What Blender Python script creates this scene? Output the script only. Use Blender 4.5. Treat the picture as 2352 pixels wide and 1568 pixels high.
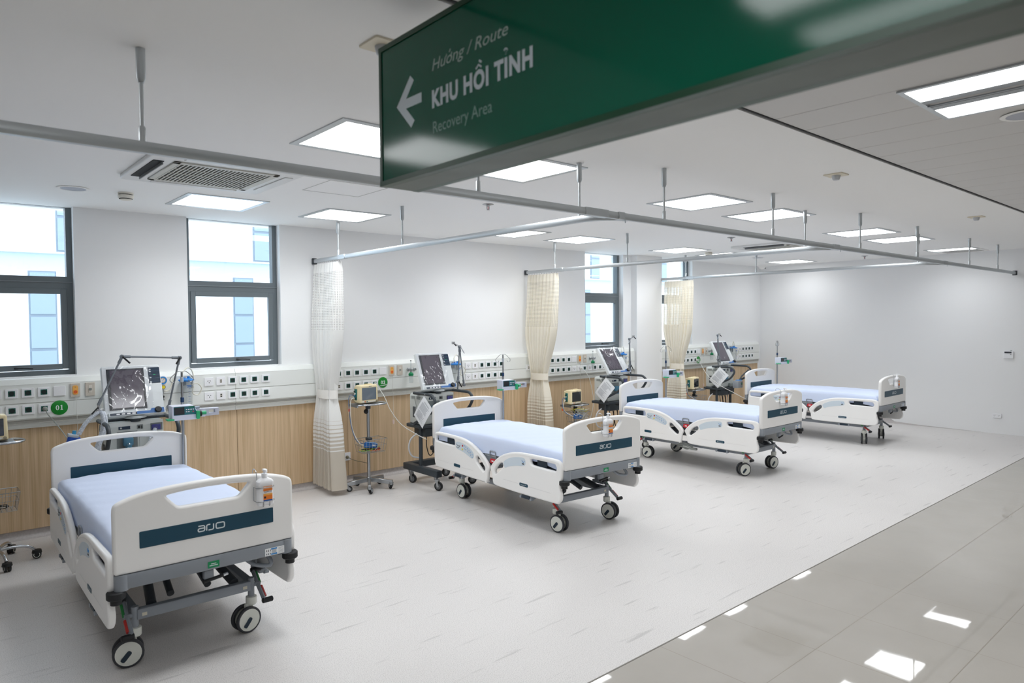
import bpy, bmesh, math, random
from mathutils import Vector, Matrix
random.seed(7)
for _o in list(bpy.data.objects): bpy.data.objects.remove(_o)
SC = bpy.context.scene; COL = SC.collection
PI = math.pi
R = math.radians

# ------------------------------------------------------------------ camera
CAM_Z = 1.81
YAW, PITCH, ROLL = R(41.0375), R(-1.7668), R(-0.4424)
cd = bpy.data.cameras.new('camera'); cam = bpy.data.objects.new('camera', cd); COL.objects.link(cam)
cd.sensor_width = 36.0; cd.lens = 1577.24 / 2352 * 36.0; cd.clip_start = 0.05; cd.clip_end = 200
_f = Vector((math.sin(YAW)*math.cos(PITCH), math.cos(YAW)*math.cos(PITCH), math.sin(PITCH)))
_r = Vector((math.cos(YAW), -math.sin(YAW), 0)); _u = _r.cross(_f)
_r2 = _r*math.cos(ROLL) + _u*math.sin(ROLL); _u2 = -_r*math.sin(ROLL) + _u*math.cos(ROLL)
_m = Matrix((_r2, _u2, -_f)).transposed().to_4x4(); _m.translation = (0, 0, CAM_Z); cam.matrix_world = _m
cd.dof.use_dof = True; cd.dof.focus_distance = 6.0; cd.dof.aperture_fstop = 3.2
SC.camera = cam

# ------------------------------------------------------------------ world and exposure
SC.view_settings.view_transform = 'Standard'; SC.view_settings.look = 'None'
SC.view_settings.gamma = 1.0; SC.view_settings.use_curve_mapping = False
SC.view_settings.exposure = -0.02
W = bpy.data.worlds.new('overcast_sky'); SC.world = W; W.use_nodes = True
_bg = W.node_tree.nodes['Background']; _bg.inputs[0].default_value = (0.86, 0.935, 1.0, 1); _bg.inputs[1].default_value = 4.6
SC.cycles.max_bounces = 12; SC.cycles.diffuse_bounces = 10; SC.cycles.glossy_bounces = 4
SC.cycles.transmission_bounces = 4; SC.cycles.transparent_max_bounces = 12
SC.cycles.caustics_reflective = False; SC.cycles.caustics_refractive = False
SC.cycles.sample_clamp_indirect = 4.0
SC.cycles.use_denoising = True
LAMP = 6.3          # ward panels
LAMP_CORR = 7.5     # corridor fittings
PANEL_W = 7.8; TROUGH_W = 14.0      # watts of the light each fitting throws downwards

# ------------------------------------------------------------------ measures of the room
CEIL = 2.828; WALL = 7.05; FARX = 12.55; LEFTX = -7.5; BACKY = -2.6; SEAM = 2.30; CSEAM = 1.81
BAY = [0.925, 4.08, 7.263, 10.429]            # x of the blank plate that starts each bed bay

# ------------------------------------------------------------------ materials
def lin(c): return c/12.92 if c <= 0.04045 else ((c+0.055)/1.055)**2.4
def hexc(h): return tuple(lin(int(h[i:i+2], 16)/255) for i in (0, 2, 4)) + (1,)
MATS = {}
def mat(name, col='ffffff', rough=0.5, metal=0.0, spec=0.5, emit=0.0, ecol=None, trans=0.0, bump=None, var=None, coat=0.0):
    if name in MATS: return MATS[name]
    m = bpy.data.materials.new(name); m.use_nodes = True; nt = m.node_tree; b = nt.nodes['Principled BSDF']
    c = hexc(col) if isinstance(col, str) else col
    b.inputs['Base Color'].default_value = c; b.inputs['Roughness'].default_value = rough
    b.inputs['Metallic'].default_value = metal; b.inputs['Specular IOR Level'].default_value = spec
    b.inputs['Coat Weight'].default_value = coat
    if emit: b.inputs['Emission Color'].default_value = hexc(ecol) if ecol else c; b.inputs['Emission Strength'].default_value = emit
    if var or bump:
        tc = nt.nodes.new('ShaderNodeTexCoord'); no = nt.nodes.new('ShaderNodeTexNoise')
        no.inputs['Scale'].default_value = (var or bump)[0]; no.inputs['Detail'].default_value = 4
        nt.links.new(tc.outputs['Object'], no.inputs['Vector'])
        if var:
            rp = nt.nodes.new('ShaderNodeValToRGB'); a = var[1]
            rp.color_ramp.elements[0].color = tuple(v*(1-a) for v in c[:3])+(1,)
            rp.color_ramp.elements[1].color = tuple(min(1, v*(1+a)) for v in c[:3])+(1,)
            rp.color_ramp.elements[0].position = .35; rp.color_ramp.elements[1].position = .65
            nt.links.new(no.outputs['Fac'], rp.inputs['Fac']); nt.links.new(rp.outputs['Color'], b.inputs['Base Color'])
        if bump:
            bp = nt.nodes.new('ShaderNodeBump'); bp.inputs['Strength'].default_value = bump[1]; bp.inputs['Distance'].default_value = 0.01
            nt.links.new(no.outputs['Fac'], bp.inputs['Height']); nt.links.new(bp.outputs['Normal'], b.inputs['Normal'])
    MATS[name] = m; return m
def nodes(m): return m.node_tree.nodes, m.node_tree.links, m.node_tree.nodes['Principled BSDF']

PLAST = mat('white_plastic', 'f3f2f0', .38, bump=(900, .04))
GREYPANEL = mat('pale_grey_panel', 'cfdbe4', .45)
NAVY = mat('petrol_blue', '0b4257', .42)
NAVY2 = mat('dark_navy', '142a3a', .5)
FRAMEGREY = mat('powder_grey', '8b9198', .4)
DARKGREY = mat('dark_grey_paint', '3d4248', .45)
BLACK = mat('black_rubber', '15171a', .55)
TYRE = mat('tyre_grey', '33353a', .6)
CREAM = mat('cream_plastic', 'dcded6', .45)
SHEET = mat('sheet_cotton', 'd3def5', .85, bump=(7, .25))
CHROME = mat('chrome', 'c9ccd0', .18, 1.0)
STEEL = mat('brushed_steel', 'aeb1b4', .3, 1.0)
ALU = mat('aluminium', 'c3c8cb', .4, .85)
RED = mat('red_tag', 'c01f2c', .5)
GREEN = mat('label_green', '0d8a55', .5)
YELLOW = mat('yellow_button', 'e8cf1e', .5)
ORANGE = mat('orange_label', 'f0822a', .5)
LBLUE = mat('label_blue', '2f86c9', .5)
WHITE = mat('label_white', 'f2f4f5', .5)
LIGHTTXT = mat('pale_lettering', 'd9e2e6', .5)
GREYTXT = mat('grey_lettering', '6d747b', .6)
DARKTXT = mat('dark_lettering', '2b3038', .6)
CEILM = mat('ceiling_paint', 'f8f8f7', .8, bump=(60, .02))
WALLM = mat('wall_paint', 'f0f1f2', .7, bump=(40, .03))
TRUNK = mat('trunking_cream', 'e8ebe8', .35)
TRUNKGREY = mat('trunking_grey', 'b9b8b2', .4)
WINFR = mat('window_frame_grey', '6a7378', .4)
SOCK = mat('socket_white', 'f2f3f6', .3)
TEAL = mat('socket_green', '0c5b50', .35)
TEALD = mat('socket_dark', '06231f', .5)
BEIGE = mat('beige_switch', 'cfc6ba', .4)
AMBER = mat('amber_button', 'f2b45a', .4)
DORANGE = mat('deep_orange', 'e4662a', .4)
MONB = mat('monitor_cream', 'e9dab2', .4)
SCREEN = mat('dark_screen', '23272d', .08, spec=.9)
VENTG = mat('ventilator_grey', 'cfd4d2', .42)
VENTW = mat('ventilator_white', 'e3e8ea', .35)
VENTD = mat('ventilator_panel', '23354a', .25)
CART = mat('cart_charcoal', '3a4147', .5)
TUBEG = mat('arm_grey', '7d838a', .4, .3)
CABLEW = mat('cable_white', 'd9dad5', .5)
CABLEG = mat('cable_grey', '8d928d', .5)
PAPER = mat('paper', 'eceff3', .7)
PUMPW = mat('pump_white', 'dcdfec', .35)
PUMPG = mat('pump_green', '2fb177', .35)
PUMPT = mat('pump_panel', '2b6e78', .35)
CUFF = mat('cuff_blue', '1c5da0', .7)
SUCB = mat('suction_lid_blue', '1f7fd0', .35)
OXG = mat('oxygen_green', '118a58', .35)
DISCG = mat('number_green', '128a2c', .3)
GROUT = mat('dark_gap', '3b3b3d', .8)
PINK = mat('pull_pink', 'ead3cc', .5)
BEIGEPIR = mat('sensor_beige', 'ded6c2', .5)
VIOLET = mat('violet_tank', '4a4a8e', .2)
SMOKE = mat('detector_white', 'e9e5da', .45)
EXTW = mat('render_white', 'f3f6f8', .8)
EXTG = mat('ledge_grey', 'aebcc8', .8)
EXTF = mat('far_frame', '76828e', .5)
EXTP = mat('far_pane', '8a99a8', .5, spec=.3)
ASPH = mat('yard_concrete', 'b9bcbd', .9)

def emissive(name, col, s):
    m = bpy.data.materials.new(name); m.use_nodes = True; nt = m.node_tree
    for n in list(nt.nodes): nt.nodes.remove(n)
    o = nt.nodes.new('ShaderNodeOutputMaterial'); e = nt.nodes.new('ShaderNodeEmission')
    e.inputs[0].default_value = col; e.inputs[1].default_value = s; nt.links.new(e.outputs[0], o.inputs[0]); return m
LAMPM = emissive('led_diffuser', (0.97, 0.985, 1.0, 1), LAMP)
TUBEM = emissive('tube_light', (0.97, 0.985, 1.0, 1), LAMP_CORR)

def clear(name, tint=(1, 1, 1, 1), rough=.03, mixf=None):
    m = bpy.data.materials.new(name); m.use_nodes = True; nt = m.node_tree
    for n in list(nt.nodes): nt.nodes.remove(n)
    o = nt.nodes.new('ShaderNodeOutputMaterial'); mx = nt.nodes.new('ShaderNodeMixShader')
    t = nt.nodes.new('ShaderNodeBsdfTransparent'); t.inputs[0].default_value = tint
    g = nt.nodes.new('ShaderNodeBsdfGlossy'); g.inputs['Roughness'].default_value = rough
    if mixf is None:
        f = nt.nodes.new('ShaderNodeLayerWeight'); pw = nt.nodes.new('ShaderNodeMath'); pw.operation = 'POWER'; pw.inputs[1].default_value = 4.5
        md = nt.nodes.new('ShaderNodeMath'); md.operation = 'MULTIPLY_ADD'; md.inputs[1].default_value = .85; md.inputs[2].default_value = .05
        nt.links.new(f.outputs['Facing'], pw.inputs[0]); nt.links.new(pw.outputs[0], md.inputs[0]); nt.links.new(md.outputs[0], mx.inputs[0])
    else: mx.inputs[0].default_value = mixf
    nt.links.new(t.outputs[0], mx.inputs[1]); nt.links.new(g.outputs[0], mx.inputs[2]); nt.links.new(mx.outputs[0], o.inputs[0])
    return m
GLASS = clear('window_glass', (0.93, 0.97, 1, 1), .01)
CLEARP = clear('clear_plastic', (0.93, 0.95, 0.96, 1), .12, .12)

# wrinkled cling film
FILM = clear('wrinkled_film', (0.97, 0.97, 0.98, 1), .07, .085)
_n = FILM.node_tree.nodes; _l = FILM.node_tree.links
_g = [n for n in _n if n.type == 'BSDF_GLOSSY'][0]
_tc = _n.new('ShaderNodeTexCoord'); _mp = _n.new('ShaderNodeMapping'); _mp.inputs['Scale'].default_value = (3.5, 3.5, 1.6)
_no = _n.new('ShaderNodeTexNoise'); _no.inputs['Scale'].default_value = 1.6; _no.inputs['Detail'].default_value = 1.2; _no.inputs['Distortion'].default_value = .8
_bp = _n.new('ShaderNodeBump'); _bp.inputs['Strength'].default_value = 1.0; _bp.inputs['Distance'].default_value = .05
_l.new(_tc.outputs['Object'], _mp.inputs[0]); _l.new(_mp.outputs[0], _no.inputs['Vector']); _l.new(_no.outputs['Fac'], _bp.inputs['Height']); _l.new(_bp.outputs[0], _g.inputs['Normal'])

# vinyl floor: speckle, scuffs
VINYL = mat('vinyl_floor', 'cdcac8', .42)
n, l, b = nodes(VINYL)
tc = n.new('ShaderNodeTexCoord')
no = n.new('ShaderNodeTexNoise'); no.inputs['Scale'].default_value = 210; no.inputs['Detail'].default_value = 3
rp = n.new('ShaderNodeValToRGB'); rp.color_ramp.elements[0].position = .32; rp.color_ramp.elements[1].position = .52
rp.color_ramp.elements[0].color = hexc('b7b3b2'); rp.color_ramp.elements[1].color = hexc('dedbd9')
l.new(tc.outputs['Object'], no.inputs['Vector']); l.new(no.outputs['Fac'], rp.inputs['Fac'])
mp = n.new('ShaderNodeMapping'); mp.inputs['Scale'].default_value = (2.2, 22, 1); mp.inputs['Rotation'].default_value = (0, 0, R(-4))
n2 = n.new('ShaderNodeTexNoise'); n2.inputs['Scale'].default_value = 1.0; n2.inputs['Detail'].default_value = 2
l.new(tc.outputs['Object'], mp.inputs[0]); l.new(mp.outputs[0], n2.inputs['Vector'])
r2 = n.new('ShaderNodeValToRGB'); r2.color_ramp.elements[0].position = .64; r2.color_ramp.elements[1].position = .72
r2.color_ramp.elements[0].color = (1, 1, 1, 1); r2.color_ramp.elements[1].color = (.80, .80, .80, 1)
l.new(n2.outputs['Fac'], r2.inputs['Fac'])
n3 = n.new('ShaderNodeTexNoise'); n3.inputs['Scale'].default_value = .9; n3.inputs['Detail'].default_value = 5
r3 = n.new('ShaderNodeValToRGB'); r3.color_ramp.elements[0].position = .3; r3.color_ramp.elements[1].position = .7
r3.color_ramp.elements[0].color = (.94, .94, .94, 1); r3.color_ramp.elements[1].color = (1, 1, 1, 1)
l.new(tc.outputs['Object'], n3.inputs['Vector']); l.new(n3.outputs['Fac'], r3.inputs['Fac'])
def mulc(n, l, a, c):
    x = n.new('ShaderNodeMix'); x.data_type = 'RGBA'; x.blend_type = 'MULTIPLY'; x.inputs[0].default_value = 1
    l.new(a, x.inputs[6]); l.new(c, x.inputs[7]); return x.outputs[2]
l.new(mulc(n, l, mulc(n, l, rp.outputs[0], r2.outputs[0]), r3.outputs[0]), b.inputs['Base Color'])

# polished corridor tiles, 600 mm, thin grout
TILE = mat('polished_tile', 'c3beb7', .03, spec=.55)
n, l, b = nodes(TILE)
tc = n.new('ShaderNodeTexCoord'); sx = n.new('ShaderNodeSeparateXYZ'); l.new(tc.outputs['Object'], sx.inputs[0])
def math_(n, l, op, a, v=None):
    x = n.new('ShaderNodeMath'); x.operation = op
    if isinstance(a, (int, float)): x.inputs[0].default_value = a
    else: l.new(a, x.inputs[0])
    if v is not None:
        if isinstance(v, (int, float)): x.inputs[1].default_value = v
        else: l.new(v, x.inputs[1])
    return x.outputs[0]
def gl(out, off):
    f = math_(n, l, 'FRACT', math_(n, l, 'DIVIDE', math_(n, l, 'SUBTRACT', out, off), .6))
    return math_(n, l, 'LESS_THAN', math_(n, l, 'ABSOLUTE', math_(n, l, 'SUBTRACT', f, .5)), .4965)
k = math_(n, l, 'MULTIPLY', gl(sx.outputs[0], .07), gl(sx.outputs[1], 1.71))
no = n.new('ShaderNodeTexNoise'); no.inputs['Scale'].default_value = 3; no.inputs['Detail'].default_value = 6; l.new(tc.outputs['Object'], no.inputs['Vector'])
rp = n.new('ShaderNodeValToRGB'); rp.color_ramp.elements[0].color = hexc('a9a49c'); rp.color_ramp.elements[1].color = hexc('b4afa8'); l.new(no.outputs['Fac'], rp.inputs['Fac'])
mx = n.new('ShaderNodeMix'); mx.data_type = 'RGBA'; l.new(k, mx.inputs[0]); mx.inputs[6].default_value = hexc('8a8378'); l.new(rp.outputs[0], mx.inputs[7])
l.new(mx.outputs[2], b.inputs['Base Color'])
l.new(math_(n, l, 'SUBTRACT', .6, math_(n, l, 'MULTIPLY', k, .57)), b.inputs['Roughness'])
nb = n.new('ShaderNodeTexNoise'); nb.inputs['Scale'].default_value = 2.5; l.new(tc.outputs['Object'], nb.inputs['Vector'])
bp = n.new('ShaderNodeBump'); bp.inputs['Strength'].default_value = .03; bp.inputs['Distance'].default_value = .02; l.new(nb.outputs['Fac'], bp.inputs['Height']); l.new(bp.outputs[0], b.inputs['Normal'])

# oak laminate, vertical grain
WOOD = mat('oak_laminate', 'c39c6b', .45)
n, l, b = nodes(WOOD)
tc = n.new('ShaderNodeTexCoord'); mp = n.new('ShaderNodeMapping'); mp.inputs['Scale'].default_value = (28, 28, 0.9)
no = n.new('ShaderNodeTexNoise'); no.inputs['Scale'].default_value = 1; no.inputs['Detail'].default_value = 6; no.inputs['Distortion'].default_value = .3
l.new(tc.outputs['Object'], mp.inputs[0]); l.new(mp.outputs[0], no.inputs['Vector'])
rp = n.new('ShaderNodeValToRGB'); rp.color_ramp.elements[0].position = .3; rp.color_ramp.elements[1].position = .7
rp.color_ramp.elements[0].color = hexc('c0a47f'); rp.color_ramp.elements[1].color = hexc('d9bf9e'); l.new(no.outputs['Fac'], rp.inputs['Fac'])
m2 = n.new('ShaderNodeMapping'); m2.inputs['Scale'].default_value = (140, 140, 2); l.new(tc.outputs['Object'], m2.inputs[0])
nf = n.new('ShaderNodeTexNoise'); nf.inputs['Scale'].default_value = 1; l.new(m2.outputs[0], nf.inputs['Vector'])
rf = n.new('ShaderNodeValToRGB'); rf.color_ramp.elements[0].color = (.86, .84, .8, 1); rf.color_ramp.elements[0].position = .35; rf.color_ramp.elements[1].position = .55; rf.color_ramp.elements[1].color = (1, 1, 1, 1); l.new(nf.outputs['Fac'], rf.inputs['Fac'])
l.new(mulc(n, l, rp.outputs[0], rf.outputs[0]), b.inputs['Base Color'])

# curtain cloth: net upper part, plain body, tan stripes and hem (uv: metres along the cloth, height)
def curtain_mat(name, base, tan):
    m = mat(name, base, .9); n, l, b = nodes(m)
    uv = n.new('ShaderNodeUVMap'); s = n.new('ShaderNodeSeparateXYZ'); l.new(uv.outputs[0], s.inputs[0]); u, v = s.outputs[0], s.outputs[1]
    fr = lambda o, p: math_(n, l, 'FRACT', math_(n, l, 'DIVIDE', o, p))
    net = math_(n, l, 'MULTIPLY', math_(n, l, 'GREATER_THAN', fr(u, .017), .5), math_(n, l, 'GREATER_THAN', fr(v, .017), .5))
    inn = math_(n, l, 'MULTIPLY', math_(n, l, 'GREATER_THAN', v, 1.725), math_(n, l, 'LESS_THAN', v, 2.325))
    hole = math_(n, l, 'MULTIPLY', math_(n, l, 'MULTIPLY', net, inn), .7)
    width = math_(n, l, 'MULTIPLY', math_(n, l, 'SUBTRACT', .80, v), 2.2)
    st = math_(n, l, 'MULTIPLY', math_(n, l, 'LESS_THAN', fr(v, .043), width), math_(n, l, 'LESS_THAN', v, .78))
    st = math_(n, l, 'MAXIMUM', st, math_(n, l, 'LESS_THAN', v, .455))
    mx = n.new('ShaderNodeMix'); mx.data_type = 'RGBA'; l.new(st, mx.inputs[0]); mx.inputs[6].default_value = hexc(base); mx.inputs[7].default_value = hexc(tan)
    l.new(mx.outputs[2], b.inputs['Base Color'])
    tl = n.new('ShaderNodeBsdfTranslucent'); l.new(mx.outputs[2], tl.inputs[0])
    a1 = n.new('ShaderNodeMixShader'); a1.inputs[0].default_value = .3; l.new(b.outputs[0], a1.inputs[1]); l.new(tl.outputs[0], a1.inputs[2])
    tr = n.new('ShaderNodeBsdfTransparent'); a2 = n.new('ShaderNodeMixShader'); l.new(hole, a2.inputs[0]); l.new(a1.outputs[0], a2.inputs[1]); l.new(tr.outputs[0], a2.inputs[2])
    o = [x for x in n if x.bl_idname == 'ShaderNodeOutputMaterial'][0]; l.new(a2.outputs[0], o.inputs[0]); return m
CURT = curtain_mat('curtain_cream', 'f6f1e4', 'd2c6b0'); CURTW = curtain_mat('curtain_white', 'fafaf8', 'd8d0c2')

# glossy green sign vinyl with faint dried drips
SIGNG = mat('sign_green', '005640', .10, spec=.36, bump=(260, .008))
SIGNFR = mat('sign_frame_green', '0c3d25', .35)
SIGNUNDER = mat('sign_galvanised', '626b64', .45, .2, var=(5, .12))
# aluminium strip ceiling
STRIPC = mat('strip_ceiling', 'cfcdca', .45)

# ------------------------------------------------------------------ mesh builder
def catmull(P, n=6, closed=False):
    P = [Vector(p) for p in P]; out = []; N = len(P)
    rng = range(N if closed else N-1)
    for i in rng:
        if closed: a, b_, c, d = P[(i-1) % N], P[i], P[(i+1) % N], P[(i+2) % N]
        else: a, b_, c, d = P[max(i-1, 0)], P[i], P[i+1], P[min(i+2, N-1)]
        for k in range(n):
            t = k/n
            out.append(.5*((2*b_) + (c-a)*t + (2*a-5*b_+4*c-d)*t*t + (3*b_-a-3*c+d)*t**3))
    if not closed: out.append(P[-1])
    return out
def fillet(P, r, n=4, closed=True):
    """round the corners of a polyline by radius-like distance r"""
    P = [Vector(p) for p in P]; N = len(P); out = []
    for i in range(N):
        if not closed and i in (0, N-1): out.append(P[i]); continue
        a, b_, c = P[(i-1) % N], P[i], P[(i+1) % N]
        d1, d2 = a-b_, c-b_; q = min(r, d1.length*.49, d2.length*.49)
        p1, p2 = b_+d1.normalized()*q, b_+d2.normalized()*q
        for k in range(n+1):
            t = k/n; out.append((1-t)**2*p1 + 2*t*(1-t)*b_ + t*t*p2)
    return out
class MB:
    def __init__(s): s.bm = bmesh.new(); s.mats = []
    def _mi(s, m):
        if m not in s.mats: s.mats.append(m)
        return s.mats.index(m)
    def _fin(s, verts, m, M=None):
        mi = s._mi(m)
        if M is not None: bmesh.ops.transform(s.bm, matrix=M, verts=verts)
        vs = set(verts)
        for f in {f for v in verts for f in v.link_faces}: f.material_index = mi
        return s
    def box(s, c, d, m=None, bev=0, rot=None, seg=2):
        r = bmesh.ops.create_cube(s.bm, size=1.0); vs = r['verts']
        bmesh.ops.scale(s.bm, vec=d, verts=vs)
        if bev:
            e = list({e for v in vs for e in v.link_edges})
            rb = bmesh.ops.bevel(s.bm, geom=e, offset=min(bev, min(d)*.49), segments=seg, affect='EDGES', profile=.5)
            vs = list({v for f in rb['faces'] for v in f.verts} | {v for v in vs if v.is_valid})
            # collect the whole island
            seen = set(vs); st = list(vs)
            while st:
                v = st.pop()
                for ed in v.link_edges:
                    w = ed.other_vert(v)
                    if w not in seen: seen.add(w); st.append(w)
            vs = list(seen)
        M = Matrix.Translation(c)
        if rot is not None: M = M @ (rot if isinstance(rot, Matrix) else Matrix.Rotation(rot[0], 4, rot[1]))
        return s._fin(vs, m, M)
    def cyl(s, p0, p1, r, m=None, n=16, r2=None, bev=0):
        p0, p1 = Vector(p0), Vector(p1); d = p1-p0; L = d.length
        if bev: return s.lathe([(0, 0), (r-bev, 0), (r, bev), (r, L-bev), (r-bev, L), (0, L)], p0, d, m, n)
        rr = bmesh.ops.create_cone(s.bm, cap_ends=True, segments=n, radius1=r, radius2=r if r2 is None else r2, depth=L)
        M = Matrix.Translation((p0+p1)/2) @ d.to_track_quat('Z', 'Y').to_matrix().to_4x4()
        return s._fin(rr['verts'], m, M)
    def lathe(s, prof, c=(0, 0, 0), axis=(0, 0, 1), m=None, n=24, sc=(1, 1)):
        rings = []; vs = []
        for r, z in prof:
            if r < 1e-6: v = s.bm.verts.new((0, 0, z)); rings.append([v]); vs.append(v)
            else:
                rg = [s.bm.verts.new((r*sc[0]*math.cos(2*PI*i/n), r*sc[1]*math.sin(2*PI*i/n), z)) for i in range(n)]; rings.append(rg); vs += rg
        for a, b_ in zip(rings, rings[1:]):
            for i in range(n):
                j = (i+1) % n
                if len(a) == 1 and len(b_) == 1: continue
                if len(a) == 1: s.bm.faces.new((a[0], b_[i], b_[j]))
                elif len(b_) == 1: s.bm.faces.new((a[i], b_[0], a[j]))
                else: s.bm.faces.new((a[i], b_[i], b_[j], a[j]))
        M = Matrix.Translation(c) @ Vector(axis).to_track_quat('Z', 'Y').to_matrix().to_4x4()
        s._fin(vs, m, M); bmesh.ops.recalc_face_normals(s.bm, faces=list({f for v in vs for f in v.link_faces})); return s
    def tube(s, path, r, m=None, n=8, rf=None, closed=False):
        P = [Vector(p) for p in path]
        P = [p for i, p in enumerate(P) if i == 0 or (p-P[i-1]).length > 1e-5]
        N = len(P); T = []
        for i in range(N):
            if closed: t = P[(i+1) % N]-P[(i-1) % N]
            else: t = P[min(i+1, N-1)]-P[max(i-1, 0)]
            T.append(t.normalized())
        up = Vector((0, 0, 1)) if abs(T[0].z) < .9 else Vector((1, 0, 0))
        nrm = (up - T[0]*up.dot(T[0])).normalized(); rings = []; vs = []
        for i in range(N):
            if i:
                q = T[i-1].rotation_difference(T[i]); nrm = (q @ nrm); nrm = (nrm - T[i]*nrm.dot(T[i])).normalized()
            bi = T[i].cross(nrm); rr = r if rf is None else rf(i/(N-1))*r
            rg = [s.bm.verts.new(P[i] + (nrm*math.cos(2*PI*k/n) + bi*math.sin(2*PI*k/n))*rr) for k in range(n)]; rings.append(rg); vs += rg
        pr = list(zip(rings, rings[1:])) + ([(rings[-1], rings[0])] if closed else [])
        for a, b_ in pr:
            for k in range(n): s.bm.faces.new((a[k], a[(k+1) % n], b_[(k+1) % n], b_[k]))
        if not closed: s.bm.faces.new(list(reversed(rings[0]))); s.bm.faces.new(rings[-1])
        return s._fin(vs, m)
    def add_mesh(s, me, M, m=None):
        me.transform(M); mi = s._mi(m)
        for q in me.polygons: q.material_index = mi
        s.bm.from_mesh(me); return s
    def prism(s, outline, depth, M, m=None, bev=0.0, holes=(), bres=2):
        """2-D outline (with holes) given thickness along +local z from 0 to depth; M places local x,y,z"""
        cu = bpy.data.curves.new('outline', 'CURVE'); cu.dimensions = '2D'; cu.fill_mode = 'BOTH'
        def area(p): return sum(p[i][0]*p[(i+1) % len(p)][1]-p[(i+1) % len(p)][0]*p[i][1] for i in range(len(p)))
        for k, pl in enumerate([outline]+list(holes)):
            pl = [(p[0], p[1]) for p in pl]
            if (area(pl) < 0) != (k > 0): pl = pl[::-1]
            sp = cu.splines.new('POLY'); sp.points.add(len(pl)-1); sp.use_cyclic_u = True
            for q, p in zip(sp.points, pl): q.co = (p[0], p[1], 0, 1)
        cu.extrude = depth/2-bev; cu.bevel_depth = bev; cu.bevel_resolution = bres; cu.offset = -bev
        o = bpy.data.objects.new('outline', cu); COL.objects.link(o)
        dg = bpy.context.evaluated_depsgraph_get(); me = bpy.data.meshes.new_from_object(o.evaluated_get(dg))
        bpy.data.objects.remove(o); bpy.data.curves.remove(cu)
        s.add_mesh(me, M @ Matrix.Translation((0, 0, depth/2)), m); bpy.data.meshes.remove(me); return s
    def text(s, body, M, m=None, h=None, w=None, shear=0.0, bold=0.0, depth=.0008, align='LEFT', space=1.0, size=.1):
        """lettering: scaled so that its capitals stand h high and the line is w wide"""
        cu = bpy.data.curves.new('lettering', 'FONT'); cu.body = body; cu.size = size; cu.shear = shear; cu.offset = bold; cu.space_character = space
        cu.extrude = 0; cu.align_x = 'LEFT'; cu.resolution_u = 3
        o = bpy.data.objects.new('lettering', cu); COL.objects.link(o)
        dg = bpy.context.evaluated_depsgraph_get(); me = bpy.data.meshes.new_from_object(o.evaluated_get(dg))
        bpy.data.objects.remove(o); bpy.data.curves.remove(cu)
        xs = [v.co.x for v in me.vertices]
        if not xs: return s
        cap = size*.727; sy = (h/cap) if h else 1; sxx = (w/(max(xs)-min(xs))) if w else sy
        x0 = min(xs); wd = (max(xs)-x0)*sxx
        off = {'LEFT': 0, 'CENTER': -wd/2}[align]
        for v in me.vertices: v.co = ((v.co.x-x0)*sxx+off, v.co.y*sy, depth)
        s.add_mesh(me, M, m); bpy.data.meshes.remove(me); return s
    @staticmethod
    def extent(body, shear=0.0, bold=0.0, space=1.0, size=.1):
        cu = bpy.data.curves.new('measure', 'FONT'); cu.body = body; cu.size = size; cu.shear = shear; cu.offset = bold; cu.space_character = space
        o = bpy.data.objects.new('measure', cu); COL.objects.link(o)
        me = bpy.data.meshes.new_from_object(o.evaluated_get(bpy.context.evaluated_depsgraph_get())); bpy.data.objects.remove(o); bpy.data.curves.remove(cu)
        xs = [v.co.x for v in me.vertices]; bpy.data.meshes.remove(me); return min(xs), max(xs)
    def quad(s, pts, m=None):
        vs = [s.bm.verts.new(p) for p in pts]; s.bm.faces.new(vs); return s._fin(vs, m)
    def build(s, name, m=None, parent=None, loc=None, rz=None, ang=38, smooth=True):
        me = bpy.data.meshes.new(name)
        if not s.mats: s.mats = [m or PLAST]
        s.bm.to_mesh(me); s.bm.free()
        for q in s.mats: me.materials.append(q if q is not None else (m or PLAST))
        for p in me.polygons: p.use_smooth = smooth
        if smooth:
            me.set_sharp_from_angle(angle=R(ang))
        o = bpy.data.objects.new(name, me); COL.objects.link(o)
        if parent: o.parent = parent
        if loc is not None: o.location = loc
        if rz is not None: o.rotation_euler = (0, 0, rz)
        return o
def MX(o, x, y, z):
    """matrix with origin o and axes x,y,z"""
    m = Matrix((Vector(x), Vector(y), Vector(z))).transposed().to_4x4(); m.translation = o; return m
def tag(o, label=None, cat=None, group=None, kind=None):
    if label: o['label'] = label
    if cat: o['category'] = cat
    if group: o['group'] = group
    if kind: o['kind'] = kind
    return o
def thing(name, label, cat, loc=(0, 0, 0), rz=0, group=None):
    o = bpy.data.objects.new(name, None); COL.objects.link(o); o.empty_display_size = .1
    o.location = loc; o.rotation_euler = (0, 0, rz); return tag(o, label, cat, group)
def kids(o): return [c for c in bpy.data.objects if c.parent == o]
def copy_tree(o, parent=None):
    c = o.copy(); COL.objects.link(c)
    if parent: c.parent = parent
    for ch in kids(o): copy_tree(ch, c)
    return c
def struct(o): o['kind'] = 'structure'; return o
def rrect(x0, y0, x1, y1, r, n=4): return fillet([(x0, y0, 0), (x1, y0, 0), (x1, y1, 0), (x0, y1, 0)], r, n)
XZ = lambda y: MX((0, y, 0), (1, 0, 0), (0, 0, 1), (0, -1, 0))       # outline in x,z; thickness towards -y
YZ = lambda x: MX((x, 0, 0), (0, 1, 0), (0, 0, 1), (1, 0, 0))        # outline in y,z; thickness towards +x
YZL = lambda x: MX((x, 0, 0), (0, -1, 0), (0, 0, 1), (-1, 0, 0))     # outline in -y,z; faces -x (lettering)

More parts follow.
